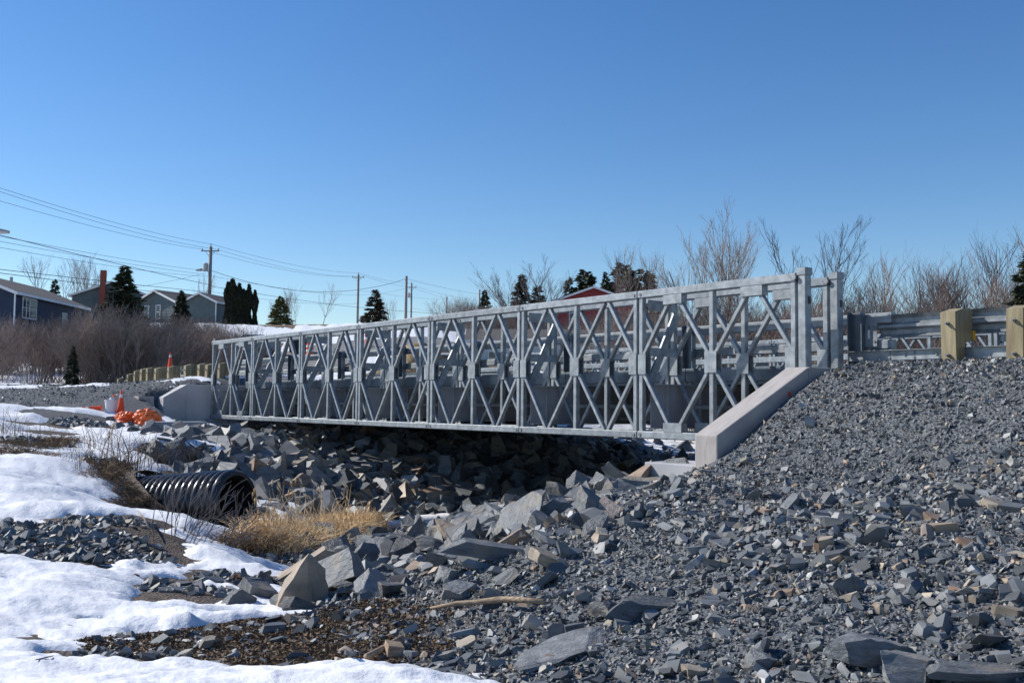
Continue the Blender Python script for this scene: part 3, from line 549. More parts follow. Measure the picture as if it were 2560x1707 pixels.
# deck panels with edge kerbs
for i in range(7):
    MB().box(1.08, 10.52, i*L+.01, (i+1)*L-.01, .345, .445).build('deck_panel', 'galv_old', bridge)
for x in (2, 3.2, 4.4, 5.6, 6.8, 8, 9.2): MB().box(x-.06, x+.06, .1, 7*L-.1, .341, .3445).build('deck_stringer', 'dark_steel', bridge)
for x in (1.06, 10.54):
    for i in range(7): MB().beam((x, i*L+.008, .50), (x, (i+1)*L-.008, .50), .22, .05, (0, 0, 1), .01).build('kerb', 'galv_old', bridge)
# traffic rails: posts, upper and lower tubes
gp_ = MB(); gp_.box(-.006, .006, -.11, .11, .34, 1.33); gp_.box(-.09, -.0065, -.115, -.10, .34, 1.33); gp_.box(-.09, -.0065, .10, .115, .34, 1.33); gp_.box(-.10, .08, -.13, .13, .341, .36); gpm = gp_.mesh('rail_post', 'galv_old')
for x, sg in ((1.16, 0), (10.44, math.pi)):
    for k in range(8):
        link('rail_post', gpm, bridge, (x, k*L+(-.12 if k == 0 else .0), .0), (0, 0, sg))
    for z, h in ((1.235, .15), (.87, .135)):
        xx = x+(.09 if x < 5 else -.09)
        for i in range(7): MB().beam((xx, i*L-(.62 if i == 0 else -.006), z), (xx, (i+1)*L-.006+(1.0 if i == 6 else 0), z), h, .12, (0, 0, 1), .015).build('rail_tube', 'galv', bridge)
bs = MB()
# ------------------------------------------------------------------ abutments
def abut(name, rows, lab):
    a = empty(name, B(0, 0, 0), YAW, label=lab, category='abutment')
    return a
ab = abut('concrete_abutment', 0, 'pale concrete abutment with sloping wing wall beside the gravel slope')
def wing(y0, y1, mirror=1, pk=-.53, pe=-2.25, zt=.508, ze=-.335, zb=-.95):
    m = MB(); m.prism([(pk, y0, zt), (pe, y0, ze), (pe, y0, zb), (pk, y0, zb)], (0, y1-y0, 0)); return m
def bevel_build(m, name, mt, parent, w=.015, **k):
    o = m.build(name, mt, parent, **k); md = o.modifiers.new('b', 'BEVEL'); md.width = w; md.segments = 2; md.limit_method = 'ANGLE'; return o
bevel_build(wing(-.55, -.2), 'wing_wall', 'concrete', ab)
bevel_build(MB().box(-.528, 12.6, -.55, -.2, -1.2, .508), 'back_wall', 'concrete', ab)
bevel_build(MB().box(-1.2, 12.6, -.198, .62, -1.3, -.64), 'bearing_seat', 'concrete', ab)
bevel_build(MB().box(-2.0, -1.205, .0, .9, -1.3, -.72), 'footing', 'concrete_grey', ab)
for p in (0, .705, 10.9, 11.6): MB().box(p-.16, p+.16, -.16, .14, -.638, ZB-.105).build('bearing', 'dark_steel', ab)
MB().box(-.95, -.90, -.5535, -.5505, .13, .19).build('paint_mark', 'orange', ab)
af = abut('concrete_abutment', 0, 'grey concrete abutment beside the orange bags, wing wall facing the stream')
Y0 = 7*L+.12
bevel_build(wing(Y0, Y0+.5, 1, -.75, -1.42, .49, .105, -1.1), 'wing_wall', 'concrete_far', af)
bevel_build(MB().box(-.748, 12.6, Y0, Y0+.5, -1.2, .49), 'back_wall', 'concrete_far', af)
bevel_build(MB().box(-1.1, 12.6, 7*L-.75, Y0-.002, -1.3, -.64), 'bearing_seat', 'concrete_grey', af)
for p in (0, .705, 10.9, 11.6): MB().box(p-.16, p+.16, 7*L-.2, 7*L+.1, -.638, ZB-.07).build('bearing', 'dark_steel', af)
q = hit(440, 1085); bevel_build(MB().box(-.75, .75, -.25, .25, -.3, .28), 'footing_block', 'concrete_grey', None, loc=(q[0], q[1], q[2]+.05), rot=(0, 0, YAW+.05), label='low concrete block at the foot of the grey wing wall', category='concrete block')
q = onY(343, 1012, 30.2); bevel_build(MB().box(-.55, .55, -.24, .24, -.9, .25), 'barrier_block', 'concrete', None, loc=q, rot=(0, 0, -.75), label='pale precast concrete block beside the grey wing wall and orange cone', category='concrete block')

# ------------------------------------------------------------------ approach guardrails
def timber_mesh(h): return MB().prism([(-.1, -.1, -.5), (.1, -.1, -.5), (.1, -.1, h), (-.1, -.1, h-.055)], (0, .2, 0)).mesh('post', 'timber')
TP = timber_mesh(.70)
BLK = MB().prism([(.102, -.095, .28), (.30, -.095, .28), (.30, -.095, .70), (.102, -.095, .70)], (0, .19, 0)).mesh('blockout', 'timber')
BOLT = MB().tube([(-.17, 0, 0), (-.06, 0, 0)], .014, 7).add(MB().tube([(-.135, 0, 0), (-.11, 0, 0)], .026, 6).v, MB().tube([(-.135, 0, 0), (-.11, 0, 0)], .026, 6).f).mesh('bolt', 'bolt')
REF = MB().box(.302, .308, -.13, -.08, .30, .42).mesh('reflector', 'yellow')
def guardrail(name, lab, ds, zb, lower=True):
    g = empty(name, B(ds[0], .88, zb), YAW, label=lab, category='guardrail'); d0 = ds[0]
    for i, d in enumerate(ds):
        dz = 0 if d < 31 else -.12*(d-31)
        p_ = link('post', TP, g, (random.uniform(-.015, .015), d-d0, dz+random.uniform(-.02, .02)), (random.uniform(-.02, .02), random.uniform(-.02, .02), random.uniform(-.05, .05)))
        if d < 32: link('blockout', BLK, p_); link('reflector', REF, p_)
        for z in ((.50, .10) if lower else (.5,)): link('bolt', BOLT, p_, (0, 0, z))
    return g
def wbeam(y0, y1, x, z):
    pr = [(0, .155), (.02, .15), (.08, .11), (.08, .05), (.0, .02), (.0, -.02), (.08, -.05), (.08, -.11), (.02, -.15), (0, -.155)]
    m = MB(); n = len(pr); th = .006
    v = [(x+a+o, y, z+b) for y in (y0, y1) for o in (0, th) for a, b in pr]
    f = [(i, i+1, 2*n+i+1, 2*n+i) for i in range(n-1)]+[(n+i, 3*n+i, 3*n+i+1, n+i+1) for i in range(n-1)]+[(0, 2*n, 3*n, n), (n-1, 2*n-1, 4*n-1, 3*n-1)]
    return m.add(v, f)
gn = guardrail('guardrail', 'guardrail on treated timber posts above the gravel slope', [-1.68, -2.5, -3.3, -4.1, -6.0], .575)
wbeam(1.28, -5, .31, .54).build('w_beam', 'galv', gn)
m = MB(); m.box(.13, .136, -5, 1.6, .06, .20); m.box(.07, .129, -5, 1.6, .194, .2); m.box(.07, .129, -5, 1.6, .06, .066); m.build('lower_rail', 'galv', gn)
m = MB(); m.box(.275, .283, 1.26, 1.52, .27, .60); sp = m.build('splice_plate', 'galv', gn)
for y, z in ((1.30, .54), (1.39, .54), (1.48, .54), (1.30, .34), (1.48, .34), (1.48, .44)): MB().tube([(.262, y, z), (.29, y, z)], .018, 6).build('bolt', 'bolt', sp)
MB().box(.271, .2745, 1.37, 1.40, .38, .50).build('tag', 'white', sp)
for y, z in ((.62, .16), (.75, .13), (.62, .10), (.98, .16), (.98, .10), (.30, .13)): MB().tube([(.118, y, z), (.142, y, z)], .02, 6).build('bolt', 'bolt', gn)
gf = guardrail('guardrail', 'guardrail on timber posts above the orange bags, dipping at its end', [22.92, 24.01, 24.72, 26.02, 27.77, 29.17, 30.09, 30.85, 31.59, 32.51, 33.73], .55)
wbeam(-1.2, 7.5, .31, .545).build('w_beam', 'galv', gf)
m = MB(); m.box(.13, .136, -.8, 5, .06, .20); m.build('lower_rail', 'galv', gf)
wb = wbeam(7.5, 11.5, .31, .545); me = wb.mesh('end_terminal', 'galv')
for v in me.vertices: v.co.z -= max(0, v.co.y-7.5)*.11
link('end_terminal', me, gf)
go = empty('guardrail', B(21.8, 10.4, .53), YAW, label='pale W-beam guardrail across the road from the timber posts', category='guardrail')
for i in range(6): link('post', TP, go, (.35, .5+i*2, 0), (0, 0, math.pi)); link('blockout', BLK, go, (.35, .5+i*2, 0), (0, 0, math.pi))
wbeam(-1.0, 11, -.08, .55).build('w_beam', 'galv', go)

# ------------------------------------------------------------------ black culvert pipe and rusty steel shells
q = hit(592, 1318); pipe = empty('culvert_pipe', (q[0], q[1], q[2]), 0, label='black corrugated plastic culvert pipe lying in the brush', category='pipe')
def lathe(prof, ax, c, n=40, a0=0, a1=2*math.pi):            # prof (t along ax, radius)
    ax = Vector(ax).normalized(); sd = ax.cross(Vector((0, 0, 1))).normalized(); up = sd.cross(ax); m = MB(); full = abs(a1-a0-2*math.pi) < 1e-6; nn = n if full else n+1; v = []
    for t, r in prof: v += [Vector(c)+ax*t+(sd*math.cos(a0+(a1-a0)*k/n)+up*math.sin(a0+(a1-a0)*k/n))*r for k in range(nn)]
    f = [(i*nn+k, i*nn+(k+1) % nn, (i+1)*nn+(k+1) % nn, (i+1)*nn+k) for i in range(len(prof)-1) for k in range(n)]
    return m.add(v, f)
ax = Vector((-.86, .42, -.09)); R0 = .54; prof = [(0, R0-.07), (0, R0)]
for i in range(17):
    t = .02+i*.155; prof += [(t+.155*s, R0+.045*math.sin(math.pi*s)**.6 if s < .8 else R0) for s in (.02, .1, .2, .35, .5, .62, .74, .82, .98)]
lathe(prof, ax, (0, 0, R0-.05)).build('corrugated_shell', 'pipe', pipe, sm=True)
lathe([(0, R0-.07), (2.6, R0-.07)], ax, (0, 0, R0-.05)).build('liner', 'pipe', pipe, sm=True)
def bevel_culvert(R1, top, bot, t1, c, n=48):                # old steel pipe with an obliquely cut end round the plastic one
    a_ = ax.normalized(); sd = a_.cross(Vector((0, 0, 1))).normalized(); up = sd.cross(a_); m = MB(); v = []
    for r in (R1, R1-.025):
        for k in range(n):
            g = 2*math.pi*k/n; t0 = (top+bot)/2+(top-bot)/2*math.sin(g)+.04*math.sin(7*g)
            dr = sd*math.cos(g)+up*math.sin(g)
            for t in (t0, (t0+t1)/2, t1): v.append(Vector(c)+a_*t+dr*r*(1+.012*math.sin(3*g+t)))
    f = []
    for s_ in (0, 1):
        for k in range(n):
            k2 = (k+1) % n; b0, b1 = (s_*n+k)*3, (s_*n+k2)*3; f += [(b0+q_, b1+q_, b1+q_+1, b0+q_+1) for q_ in (0, 1)]
    f += [(k*3, ((k+1) % n)*3, (n+(k+1) % n)*3, (n+k)*3) for k in range(n)]
    return m.add(v, f)
cv = empty('steel_culvert', tuple(pipe.location), 0, label='rusty steel culvert with slanting cut end around the black pipe', category='culvert')
bevel_culvert(.80, 2.3, -.75, 2.6, (0, 0, R0-.16)).build('shell', 'rust', cv)

# ------------------------------------------------------------------ vegetation
def tubes(polys, n=3):
    Vs, Fs, c = [], [], 0
    for pts, rad in polys:
        pts = np.asarray(pts, float); rad = np.asarray(rad, float); k = len(pts); t = np.gradient(pts, axis=0); t /= np.linalg.norm(t, axis=1)[:, None]+1e-9
        ref = np.array([1., 0, 0]) if abs(t[0, 0]) < .8 else np.array([0, 1., 0]); a = np.cross(t, ref); a /= np.linalg.norm(a, axis=1)[:, None]; b = np.cross(t, a)
        ang = np.arange(n)*2*math.pi/n; ring = pts[:, None]+(a[:, None]*np.cos(ang)[None, :, None]+b[:, None]*np.sin(ang)[None, :, None])*rad[:, None, None]
        Vs.append(ring.reshape(-1, 3)); i = np.arange(k-1)[:, None]*n; j = np.arange(n)[None]; j2 = (j+1) % n
        Fs.append(np.stack([i+j, i+j2, i+n+j2, i+n+j], -1).reshape(-1, 4)+c); c += k*n
    return np.concatenate(Vs), np.concatenate(Fs)
def grow(r, p, d, ln, rad, lev, mx, out, ch, spread, up, wig=.12):
    n = 5 if lev == 0 else 4; pts = [np.array(p, float)]; d = np.array(d, float)/np.linalg.norm(d); dirs = [d]
    for i in range(n):
        d = d+np.array([r.gauss(0, wig), r.gauss(0, wig), r.gauss(0, wig*.6)+up]); d /= np.linalg.norm(d); pts.append(pts[-1]+d*ln/n); dirs.append(d)
    tip = max(rad*.35, .004); out.append((lev, pts, np.linspace(rad, tip, n+1)))
    if lev >= mx: return
    for k in range(ch[lev]):
        t = r.uniform(.22, 1) if lev else r.uniform(.3, 1); i = min(int(t*n), n-1); q = pts[i]+(pts[i+1]-pts[i])*(t*n-i); a = r.uniform(0, 6.283)
        s = np.array([math.cos(a), math.sin(a), 0]); nd = dirs[i]*1+s*spread*r.uniform(.6, 1.3)
        grow(r, q, nd, ln*r.uniform(.35, .62)*(1.15-t*.5), max(rad*.5*(1.1-.5*t), .004), lev+1, mx, out, ch, spread, up, wig)
def bare_protos(seed, stems, h, rad, ch, spread, up, base=.25, thick=1., mx=2, lean=.25):
    r = random.Random(seed); out = []
    for s in range(stems):
        a = r.uniform(0, 6.283); b = r.uniform(0, base); grow(r, (math.cos(a)*b, math.sin(a)*b, -.15), (math.cos(a)*lean*r.random()*(stems > 1), math.sin(a)*lean*r.random()*(stems > 1), 1), h*r.uniform(.75, 1.0), rad*r.uniform(.7, 1), 0, mx, out, ch, spread, up)
    lo = [(p, q*thick) for l, p, q in out if l == 0]; hi = [(p, q*thick) for l, p, q in out if l > 0]
    return tubes(lo, 5 if rad > .05 else 3), tubes(hi, 3)
def plant_proto(name, parts):                                # parts: (name, (V, F), material)
    return [(n, np_mesh(n, V, Ft, M[m], False)) for n, (V, Ft), m in parts]
def place(proto, name, loc, rz, sc, **k):
    o = empty(name, loc, rz, **k); o.scale = sc
    for n, me in proto: link(n, me, o)
    return o
SHRUB = []
for i in range(6):
    a, b = bare_protos(40+i, 26, 3.1, .022, (7, 5), .55, .05, .75, 1., 2, .75); SHRUB.append(plant_proto('shrub', [('stems', a, 'twig'), ('twigs', b, 'twig_red' if i % 2 else 'twig')]))
TREE = []
for i in range(4):
    a, b = bare_protos(60+i, 5 if i < 2 else 1, 8, .07, (11, 6, 3), .36 if i < 2 else .42, .10, .35, 1., 3, .75); TREE.append(plant_proto('tree', [('trunk', a, 'bark'), ('crown', b, 'twig')]))
BIRCH = []
for i in range(3):
    a, b = bare_protos(80+i, 1, 7.5, .055, (26, 5), .42, .09, .1, 1., 2, 0); BIRCH.append(plant_proto('tree', [('trunk', a, 'bark'), ('crown', b, 'twig_red')]))
def conifer(seed, h, r0, dens, face, m, droop=.25, power=.85, lowest=.06):
    r = np.random.default_rng(seed); Vs = []; nb = int(dens*h)
    for i in range(nb):
        t = lowest+(1-lowest)*(i/nb); z = h*t; R_ = r0*(1-t)**power*r.uniform(.55, 1.12)+.05; a = r.uniform(0, 6.283); m_ = max(int(R_*34), 4)
        s = np.sqrt(r.random(m_))*R_; ca, sa = math.cos(a), math.sin(a); off = r.normal(0, .16, m_)*(s*.9+.08)
        c = np.stack([ca*s-sa*off, sa*s+ca*off, z+.10*s-droop*s*s/max(r0, .3)+r.normal(0, .035, m_)], 1)
        d = np.stack([ca-sa*np.sign(off)*.7+r.normal(0, .3, m_), sa+ca*np.sign(off)*.7+r.normal(0, .3, m_), r.normal(-.1, .3, m_)], 1); d /= np.linalg.norm(d, axis=1)[:, None]
        w = np.cross(d, r.normal(0, 1, (m_, 3))); w /= np.linalg.norm(w, axis=1)[:, None]; f = face*r.uniform(.6, 1.3, m_)[:, None]
        Vs.append(np.stack([c-w*f*.28, c+d*f, c+w*f*.28], 1))
    V = np.concatenate(Vs).reshape(-1, 3); trunk = tubes([([(0, 0, -.3), (0, 0, h*.5), (0, 0, h*.97)], [h*.022, h*.013, .01])], 6)
    return plant_proto('spruce', [('trunk', trunk, 'bark'), ('crown', (V, np.arange(len(V)).reshape(-1, 3)), m)])
SPR = [conifer(1, 6, 1.75, 42, .28, 'spruce'), conifer(2, 6, 1.5, 34, .27, 'spruce', .32), conifer(3, 6, 2.1, 28, .3, 'spruce', .1, .6), conifer(4, 6, 1.9, 42, .27, 'spruce_y', .2, .7), conifer(5, 6, 1.9, 34, .28, 'spruce_b', .38, .9)]
def cedar(seed, h):
    r = np.random.default_rng(seed); n = 5200; t = r.random(n)**.9; a = r.uniform(0, 6.283, n); prof = np.minimum(1, (1-t)*3.2)**.6*(.72+.28*np.sin(t*9+seed))*.42+.02
    rr_ = prof*(.78+.27*r.random(n)); c = np.stack([np.cos(a)*rr_, np.sin(a)*rr_, t*h], 1); d = np.stack([np.cos(a)*.4, np.sin(a)*.4, np.ones(n)], 1)+r.normal(0, .3, (n, 3)); w = np.cross(d, r.normal(0, 1, (n, 3))); w /= np.linalg.norm(w, axis=1)[:, None]
    f = .17*r.uniform(.6, 1.3, n)[:, None]; V = np.stack([c-w*f*.4, c+d*f, c+w*f*.4], 1).reshape(-1, 3)
    return plant_proto('cedar', [('trunk', tubes([([(0, 0, -.3), (0, 0, h*.8)], [.1, .03])], 5), 'bark'), ('crown', (V, np.arange(len(V)).reshape(-1, 3)), 'cedar')])
CED = [cedar(i, 5) for i in range(3)]
PH = {}
def veg(proto, ph, name, x, ytop, Y, lab, cat, group=None, wide=1., lean=0):
    if proto[0][1].name not in PH: PH[proto[0][1].name] = max(max(v.co.z for v in me.vertices) for _, me in proto)
    ph = PH[proto[0][1].name]*.97
    q = onY(x, ytop, Y); z0 = T(q[0], q[1])-.1; s = max(q[2]-z0, .4)/ph
    return place(proto, name, (q[0], q[1], z0), random.uniform(0, 6.28), (s*wide, s*wide, s), label=lab, category=cat, group=group)
for x, y, Y, w, v, lab in ((312, 668, 78, 1.35, 0, 'tall dark spruce in front of the grey house'), (455, 728, 88, 1.1, 0, 'small spruce beside the gabled end of the grey house'), (138, 700, 122, 1, 1, 'small spruce rising behind the blue house roof'),
                           (183, 868, 41, .9, 1, 'young dark spruce in the brush beside the gravel path'), (1304, 690, 115, 1., 0, 'pointed spruce at the foot of the big bare tree'), (1345, 718, 112, 1.2, 1, 'lower bushy spruce beside the pointed spruce'), (1212, 728, 118, 1., 0, 'small spruce at the end of the pole line'),
                           (1423, 697, 125, .9, 1, 'slim spruce beside the red gable roof'), (1462, 680, 128, .95, 2, 'pine with loose crown behind the red gable'), (1515, 686, 125, .8, 1, 'narrow dark spruce directly behind the red gable ridge'), (1556, 664, 122, 1.05, 2, 'broad pine among bare poplar stems'), (1610, 678, 120, 1.1, 2, 'dark broad pine beside the poplar stems')):
    veg(SPR[v], 6, 'spruce_tree', x, y, Y, lab, 'tree', None, w)
veg(SPR[3], 6, 'pine_tree', 702, 742, 122, 'yellow-green pine on the hill beyond the cedars', 'tree', None, 1.4)
veg(SPR[4], 6, 'spruce_tree', 938, 727, 150, 'browned spruce beside the utility pole on the hill', 'tree', None, 1.35)
for x, y in ((571, 705), (582, 697), (590, 716), (599, 708), (609, 722), (616, 726), (623, 711), (638, 725)): veg(CED[x % 3], 5, 'cedar_tree', x, y, 104, 'dark columnar cedar standing in a tight row on the hill', 'tree', 'row of columnar cedars', 1.05)
for x, y, Y, k, w, lab in ((1812, 505, 46, 0, 1.15, 'tall bare tree of several stems behind the bridge end'), (1975, 548, 48, 1, 1.3, 'broad bare tree spreading behind the end posts'), (1345, 640, 95, 0, 1.5, 'big bare tree behind the pointed spruce'), (105, 625, 115, 2, 1.1, 'bare leaning tree behind the blue house'),
                         (165, 640, 118, 3, 1., 'bare forked tree beside the leaning tree'), (808, 700, 130, 3, 1.1, 'bare round-topped tree on the hill crest'), (985, 735, 155, 2, 1.0, 'pale bare tree beside the browned spruce'), (497, 676, 135, 2, .8, 'bare tree behind the first utility pole'), (1590, 610, 112, 3, .9, 'bare poplar rising out of the pines'), (1745, 660, 80, 1, 1.4, 'low bare tree beside the tall many-stemmed tree')):
    veg(TREE[k], 8*.93, 'bare_tree', x, y, Y, lab, 'tree', None, w)
for x, y, Y in ((197, 632, 120), (222, 632, 120), (232, 640, 121), (258, 638, 122), (722, 720, 128), (742, 712, 132), (745, 712, 132), (680, 745, 125), (1565, 618, 112), (1625, 622, 112), (1545, 640, 112)):
    veg(BIRCH[x % 3], 7.5*.93, 'bare_tree', x, y, Y, 'thin straight bare tree on the hill behind the houses', 'tree', 'thin bare trees on the hill', 1.)
for x, y, Y in ((2295, 640, 50), (2345, 665, 49), (2385, 640, 52), (2425, 650, 50), (2480, 575, 46), (2515, 590, 45), (2545, 565, 47), (2575, 560, 44), (2235, 665, 50), (2460, 640, 48), (2600, 570, 46), (1690, 690, 52))+tuple((2180+i*27+(i*7) % 13, 625+(i*37) % 70, 44+(i*5) % 9) for i in range(16)):
    veg(BIRCH[x % 3], 7.5*.93, 'bare_tree', x, y, Y, 'slender bare birch growing out of the thicket behind the guardrail', 'tree', 'birches behind the guardrail', 1.25)
veg(SPR[0], 6, 'spruce_tree', 2575, 640, 40, 'dark spruce at the end of the roadside thicket', 'tree', None, 1.)
def shrubs(n, x0, x1, Y0, Y1, h0, h1, lab, grp, avoid=None):
    for i in range(n):
        Y = random.uniform(Y0, Y1); x = random.uniform(x0, x1); q = onY(x, 900, Y); h = random.uniform(h0, h1)/3.1
        if avoid and avoid(q[0], q[1]): continue
        place(SHRUB[i % 6], 'bare_shrub', (q[0], q[1], T(q[0], q[1])-.05), random.uniform(0, 6.28), (h*random.uniform(.85, 1.15),)*2+(h,), label=lab, category='shrub', group=grp)
shrubs(50, -60, 400, 45, 60, 2.2, 3.4, 'leafless brown shrub in the thicket below the blue and grey houses', 'shrubs below the houses')
shrubs(26, 385, 640, 56, 70, 2.1, 3.0, 'leafless brown shrub in the thicket below the cedars', 'shrubs below the cedars')
shrubs(135, 1560, 2720, 36, 54, 2.5, 4.0, 'tangled bare shrub in the thicket behind the bridge and guardrail', 'shrubs behind the guardrail', lambda X, Y: dpof(X, Y)[1] < 14.5)
shrubs(26, 1180, 1640, 84, 100, 2.5, 4, 'bare shrub on the slope around the red house', 'shrubs around the red house')
shrubs(7, 1080, 1420, 92, 110, 2.2, 3.2, 'bare shrub on the crest beside the pole line', 'shrubs by the pole line')
q = onY(822, 800, 140); r_ = np.random.default_rng(9); n = 3000; v_ = r_.normal(0, 1, (n, 3)); v_ /= np.linalg.norm(v_, axis=1)[:, None]; c_ = v_*(1.1*(.75+.3*r_.random(n)))[:, None]+np.array([0, 0, 1.0]); d_ = v_+r_.normal(0, .6, (n, 3)); w_ = np.cross(d_, r_.normal(0, 1, (n, 3)))
place(plant_proto('shrub', [('crown', (np.stack([c_-w_*.06, c_+d_*.2, c_+w_*.06], 1).reshape(-1, 3), np.arange(3*n).reshape(-1, 3)), 'spruce_b'), ('stem', tubes([([(0, 0, -.4), (0, 0, 1)], [.12, .06])], 5), 'bark')]), 'round_shrub', (q[0], q[1], T(q[0], q[1])-.1), 0, (.62, .62, .7), label='clipped round brown shrub on the hill crest', category='shrub')

# dry reeds by the stream, dead weeds and twigs on the snow
def blades(seed, n, rad, h, lean, m, head=False):
    r = random.Random(seed); P_ = []
    for i in range(n):
        a, b = r.uniform(0, 6.28), rad*math.sqrt(r.random()); x, y = math.cos(a)*b, math.sin(a)*b; l = h*r.uniform(.35, 1.); la = r.uniform(0, 6.28); le = lean*r.uniform(.2, 1.5); rd = r.uniform(.0035, .006)
        pts = [(x, y, -.03)]; 
        for k in (.3, .6, .85, 1.): pts.append((x+math.cos(la)*le*l*k*k, y+math.sin(la)*le*l*k*k, l*k*(1-.25*le*k)))
        P_.append((pts, [rd, rd, rd*.8, rd*.7, rd*.35]))
        if head and r.random() < .5: e = pts[-1]; P_.append(([e, (e[0]+.03, e[1], e[2]+.05), (e[0]+.06, e[1], e[2]+.09)], [.004, .016, .003]))
    return tubes(P_, 3)
REED = [plant_proto('r', [('blades', blades(i, 420, .42, .42, .9, 'dry'), 'dry'), ('stalks', blades(20+i, 26, .3, 1.0 if i % 2 else .55, .35, 'dry', True), 'dry')]) for i in range(3)]
for i, (x, y) in enumerate(((640, 1372), (690, 1385), (735, 1378), (790, 1388), (840, 1380), (885, 1372), (910, 1350), (765, 1362), (830, 1362), (670, 1358), (720, 1362), (880, 1358))):
    q = hit(x, y); place(REED[i % 3], 'dry_grass_tuft', (q[0], q[1], max(G(q[0], q[1]), WATER)-.02), random.uniform(0, 6.28), (1.1,)*3, label='dry golden grass tuft beside the stream', category='grass tuft', group='dry grass tufts by the stream')
WEED = [plant_proto('w', [('stalks', blades(40+i, 34, .45, .75, .7, 'weed', False), 'weed')]) for i in range(3)]
MAT_ = [plant_proto('w', [('blades', blades(50+i, 380, .5, .26, 1.3, 'weed'), 'weed')]) for i in range(2)]
for i, (x, y) in enumerate(((300, 1165), (250, 1120), (380, 1150), (20, 1090), (60, 1100), (340, 1190), (420, 1170), (290, 1205), (480, 1180), (130, 1130), (210, 1180))):
    q = hit(x, y); place(WEED[i % 3], 'dead_weed', (q[0], q[1], G(q[0], q[1])-.02), random.uniform(0, 6.28), (random.uniform(.8, 1.4),)*3, label='dead brown weed stalks standing in the snow above the pipe', category='weeds', group='dead weeds on the snowy bank')
for i, (x, y) in enumerate(((20, 1140), (90, 1125), (100, 1150), (250, 1195), (290, 1220), (600, 1372), (330, 1260), (0, 1120), (270, 1180), (620, 1372), (300, 1240), (150, 1110))):
    q = hit(x, y); place(MAT_[i % 2], 'flattened_grass', (q[0], q[1], terrain(np.array([q[0]]), np.array([q[1]]))[0]+.03), random.uniform(0, 6.28), (random.uniform(.7, 1.2),)*3, label='flattened dead brown grass showing through the snow', category='grass', group='flattened dead grass')
for i, (x, y, s_, ax_) in enumerate(((395, 1330, .9, (.1, 0)), (425, 1335, 1.1, (.05, .1)), (455, 1340, .8, (.3, 0)), (500, 1372, 1.15, (.9, .1)), (530, 1375, 1.0, (.7, -.2)), (470, 1365, .9, (.5, .2)), (560, 1370, .9, (.8, .1)))):
    a, b = bare_protos(120+i, 3, 1.0, .010, (4, 2), .45, .03, .18, 1., 2, .5); q = hit(x, y)
    o = place(plant_proto('b', [('stems', (np.concatenate([a[0], b[0]]), np.concatenate([a[1], b[1]+len(a[0])])), 'twig')]), 'bare_bush', (q[0], q[1], G(q[0], q[1])-.05), 0, (s_,)*3, label='scraggly bare bush growing in front of the black pipe', category='bush', group='bare bushes around the pipe'); o.rotation_euler = (ax_[1], ax_[0], 0)

# ------------------------------------------------------------------ houses
def house(name, lab, loc, rz, x0, x1, y0, y1, zb, ze, rise, siding, over=.35, fascia='white'):
    h = empty(name, loc, rz, label=lab, category='house'); xm = (x0+x1)/2
    MB().prism([(x0, y0, zb), (x1, y0, zb), (x1, y0, ze), (xm, y0, ze+rise), (x0, y0, ze)], (0, y1-y0, 0)).build('wall', siding, h)
    sl = rise/(xm-x0)
    for sg, xa in ((-1, x0), (1, x1)):
        xe = xa+sg*over; zz = ze-sl*over
        rf = MB().prism([(xm, y0-over, ze+rise+.03), (xe, y0-over, zz+.03), (xe, y0-over, zz+.19), (xm, y0-over, ze+rise+.19)], (0, y1-y0+2*over, 0)).build('roof', 'shingle', h)
        for yy in (y0-over-.04, y1+over): MB().prism([(xm, yy, ze+rise-.05), (xe, yy, zz-.05), (xe, yy, zz+.17), (xm, yy, ze+rise+.17)], (0, .04, 0)).build('rake_board', fascia, rf)
        MB().box(min(xe, xe+sg*.05), max(xe, xe+sg*.05), y0-over, y1+over, zz-.02, zz+.17).build('gutter', fascia, rf)
        MB().box(xa+sg*.01, xa+sg*.09, y0-.05, y0+.04, zb, ze-.1).build('downspout', fascia, h)
    for i in range(int((ze-zb)/.3)):                         # clapboard courses
        z = ze-.3*(i+1)
        for xa, sg in ((x0, -1), (x1, 1)): MB().prism([(xa, y0, z), (xa+sg*.02, y0, z), (xa, y0, z+.29)], (0, y1-y0, 0)).build('clapboard', siding, h)
        MB().prism([(x0, y0, z), (x0, y0-.02, z), (x0, y0, z+.29)], (x1-x0, 0, 0)).build('clapboard', siding, h)
    return h
def window(h, c, w, hh, face, mull=1):                       # face 'x+', 'x-' or 'y-'
    x, y, z = c; t = .07; win = MB()
    bars = [(-w/2-t, -w/2, -hh/2-t, hh/2+t), (w/2, w/2+t, -hh/2-t, hh/2+t), (-w/2, w/2, hh/2, hh/2+t), (-w/2, w/2, -hh/2-t, -hh/2), (-w/2, w/2, -.02, .02)]+[(-w/2+w*(i+1)/(mull+1)-.03, -w/2+w*(i+1)/(mull+1)+.03, -hh/2, hh/2) for i in range(mull-1)]
    for a0, a1, b0, b1 in bars:
        if face == 'y-': win.box(x+a0, x+a1, y-.06, y-.021, z+b0, z+b1)
        else: s = 1 if face == 'x+' else -1; win.box(min(x+s*.021, x+s*.06), max(x+s*.021, x+s*.06), y+a0, y+a1, z+b0, z+b1)
    f = win.build('window', 'white', h); g = MB()
    if face == 'y-': g.box(x-w/2, x+w/2, y-.035, y-.022, z-hh/2, z+hh/2)
    else: g.box(min(x+s*.022, x+s*.035), max(x+s*.022, x+s*.035), y-w/2, y+w/2, z-hh/2, z+hh/2)
    g.build('pane', 'glass', f)
hb = house('blue_house', 'dark blue clapboard house with white trim behind the thicket', (0, 0, 0), 0, -41.2, -34.3, 70, 81.5, 1.5, 7.35, 1.35, 'blue_siding')
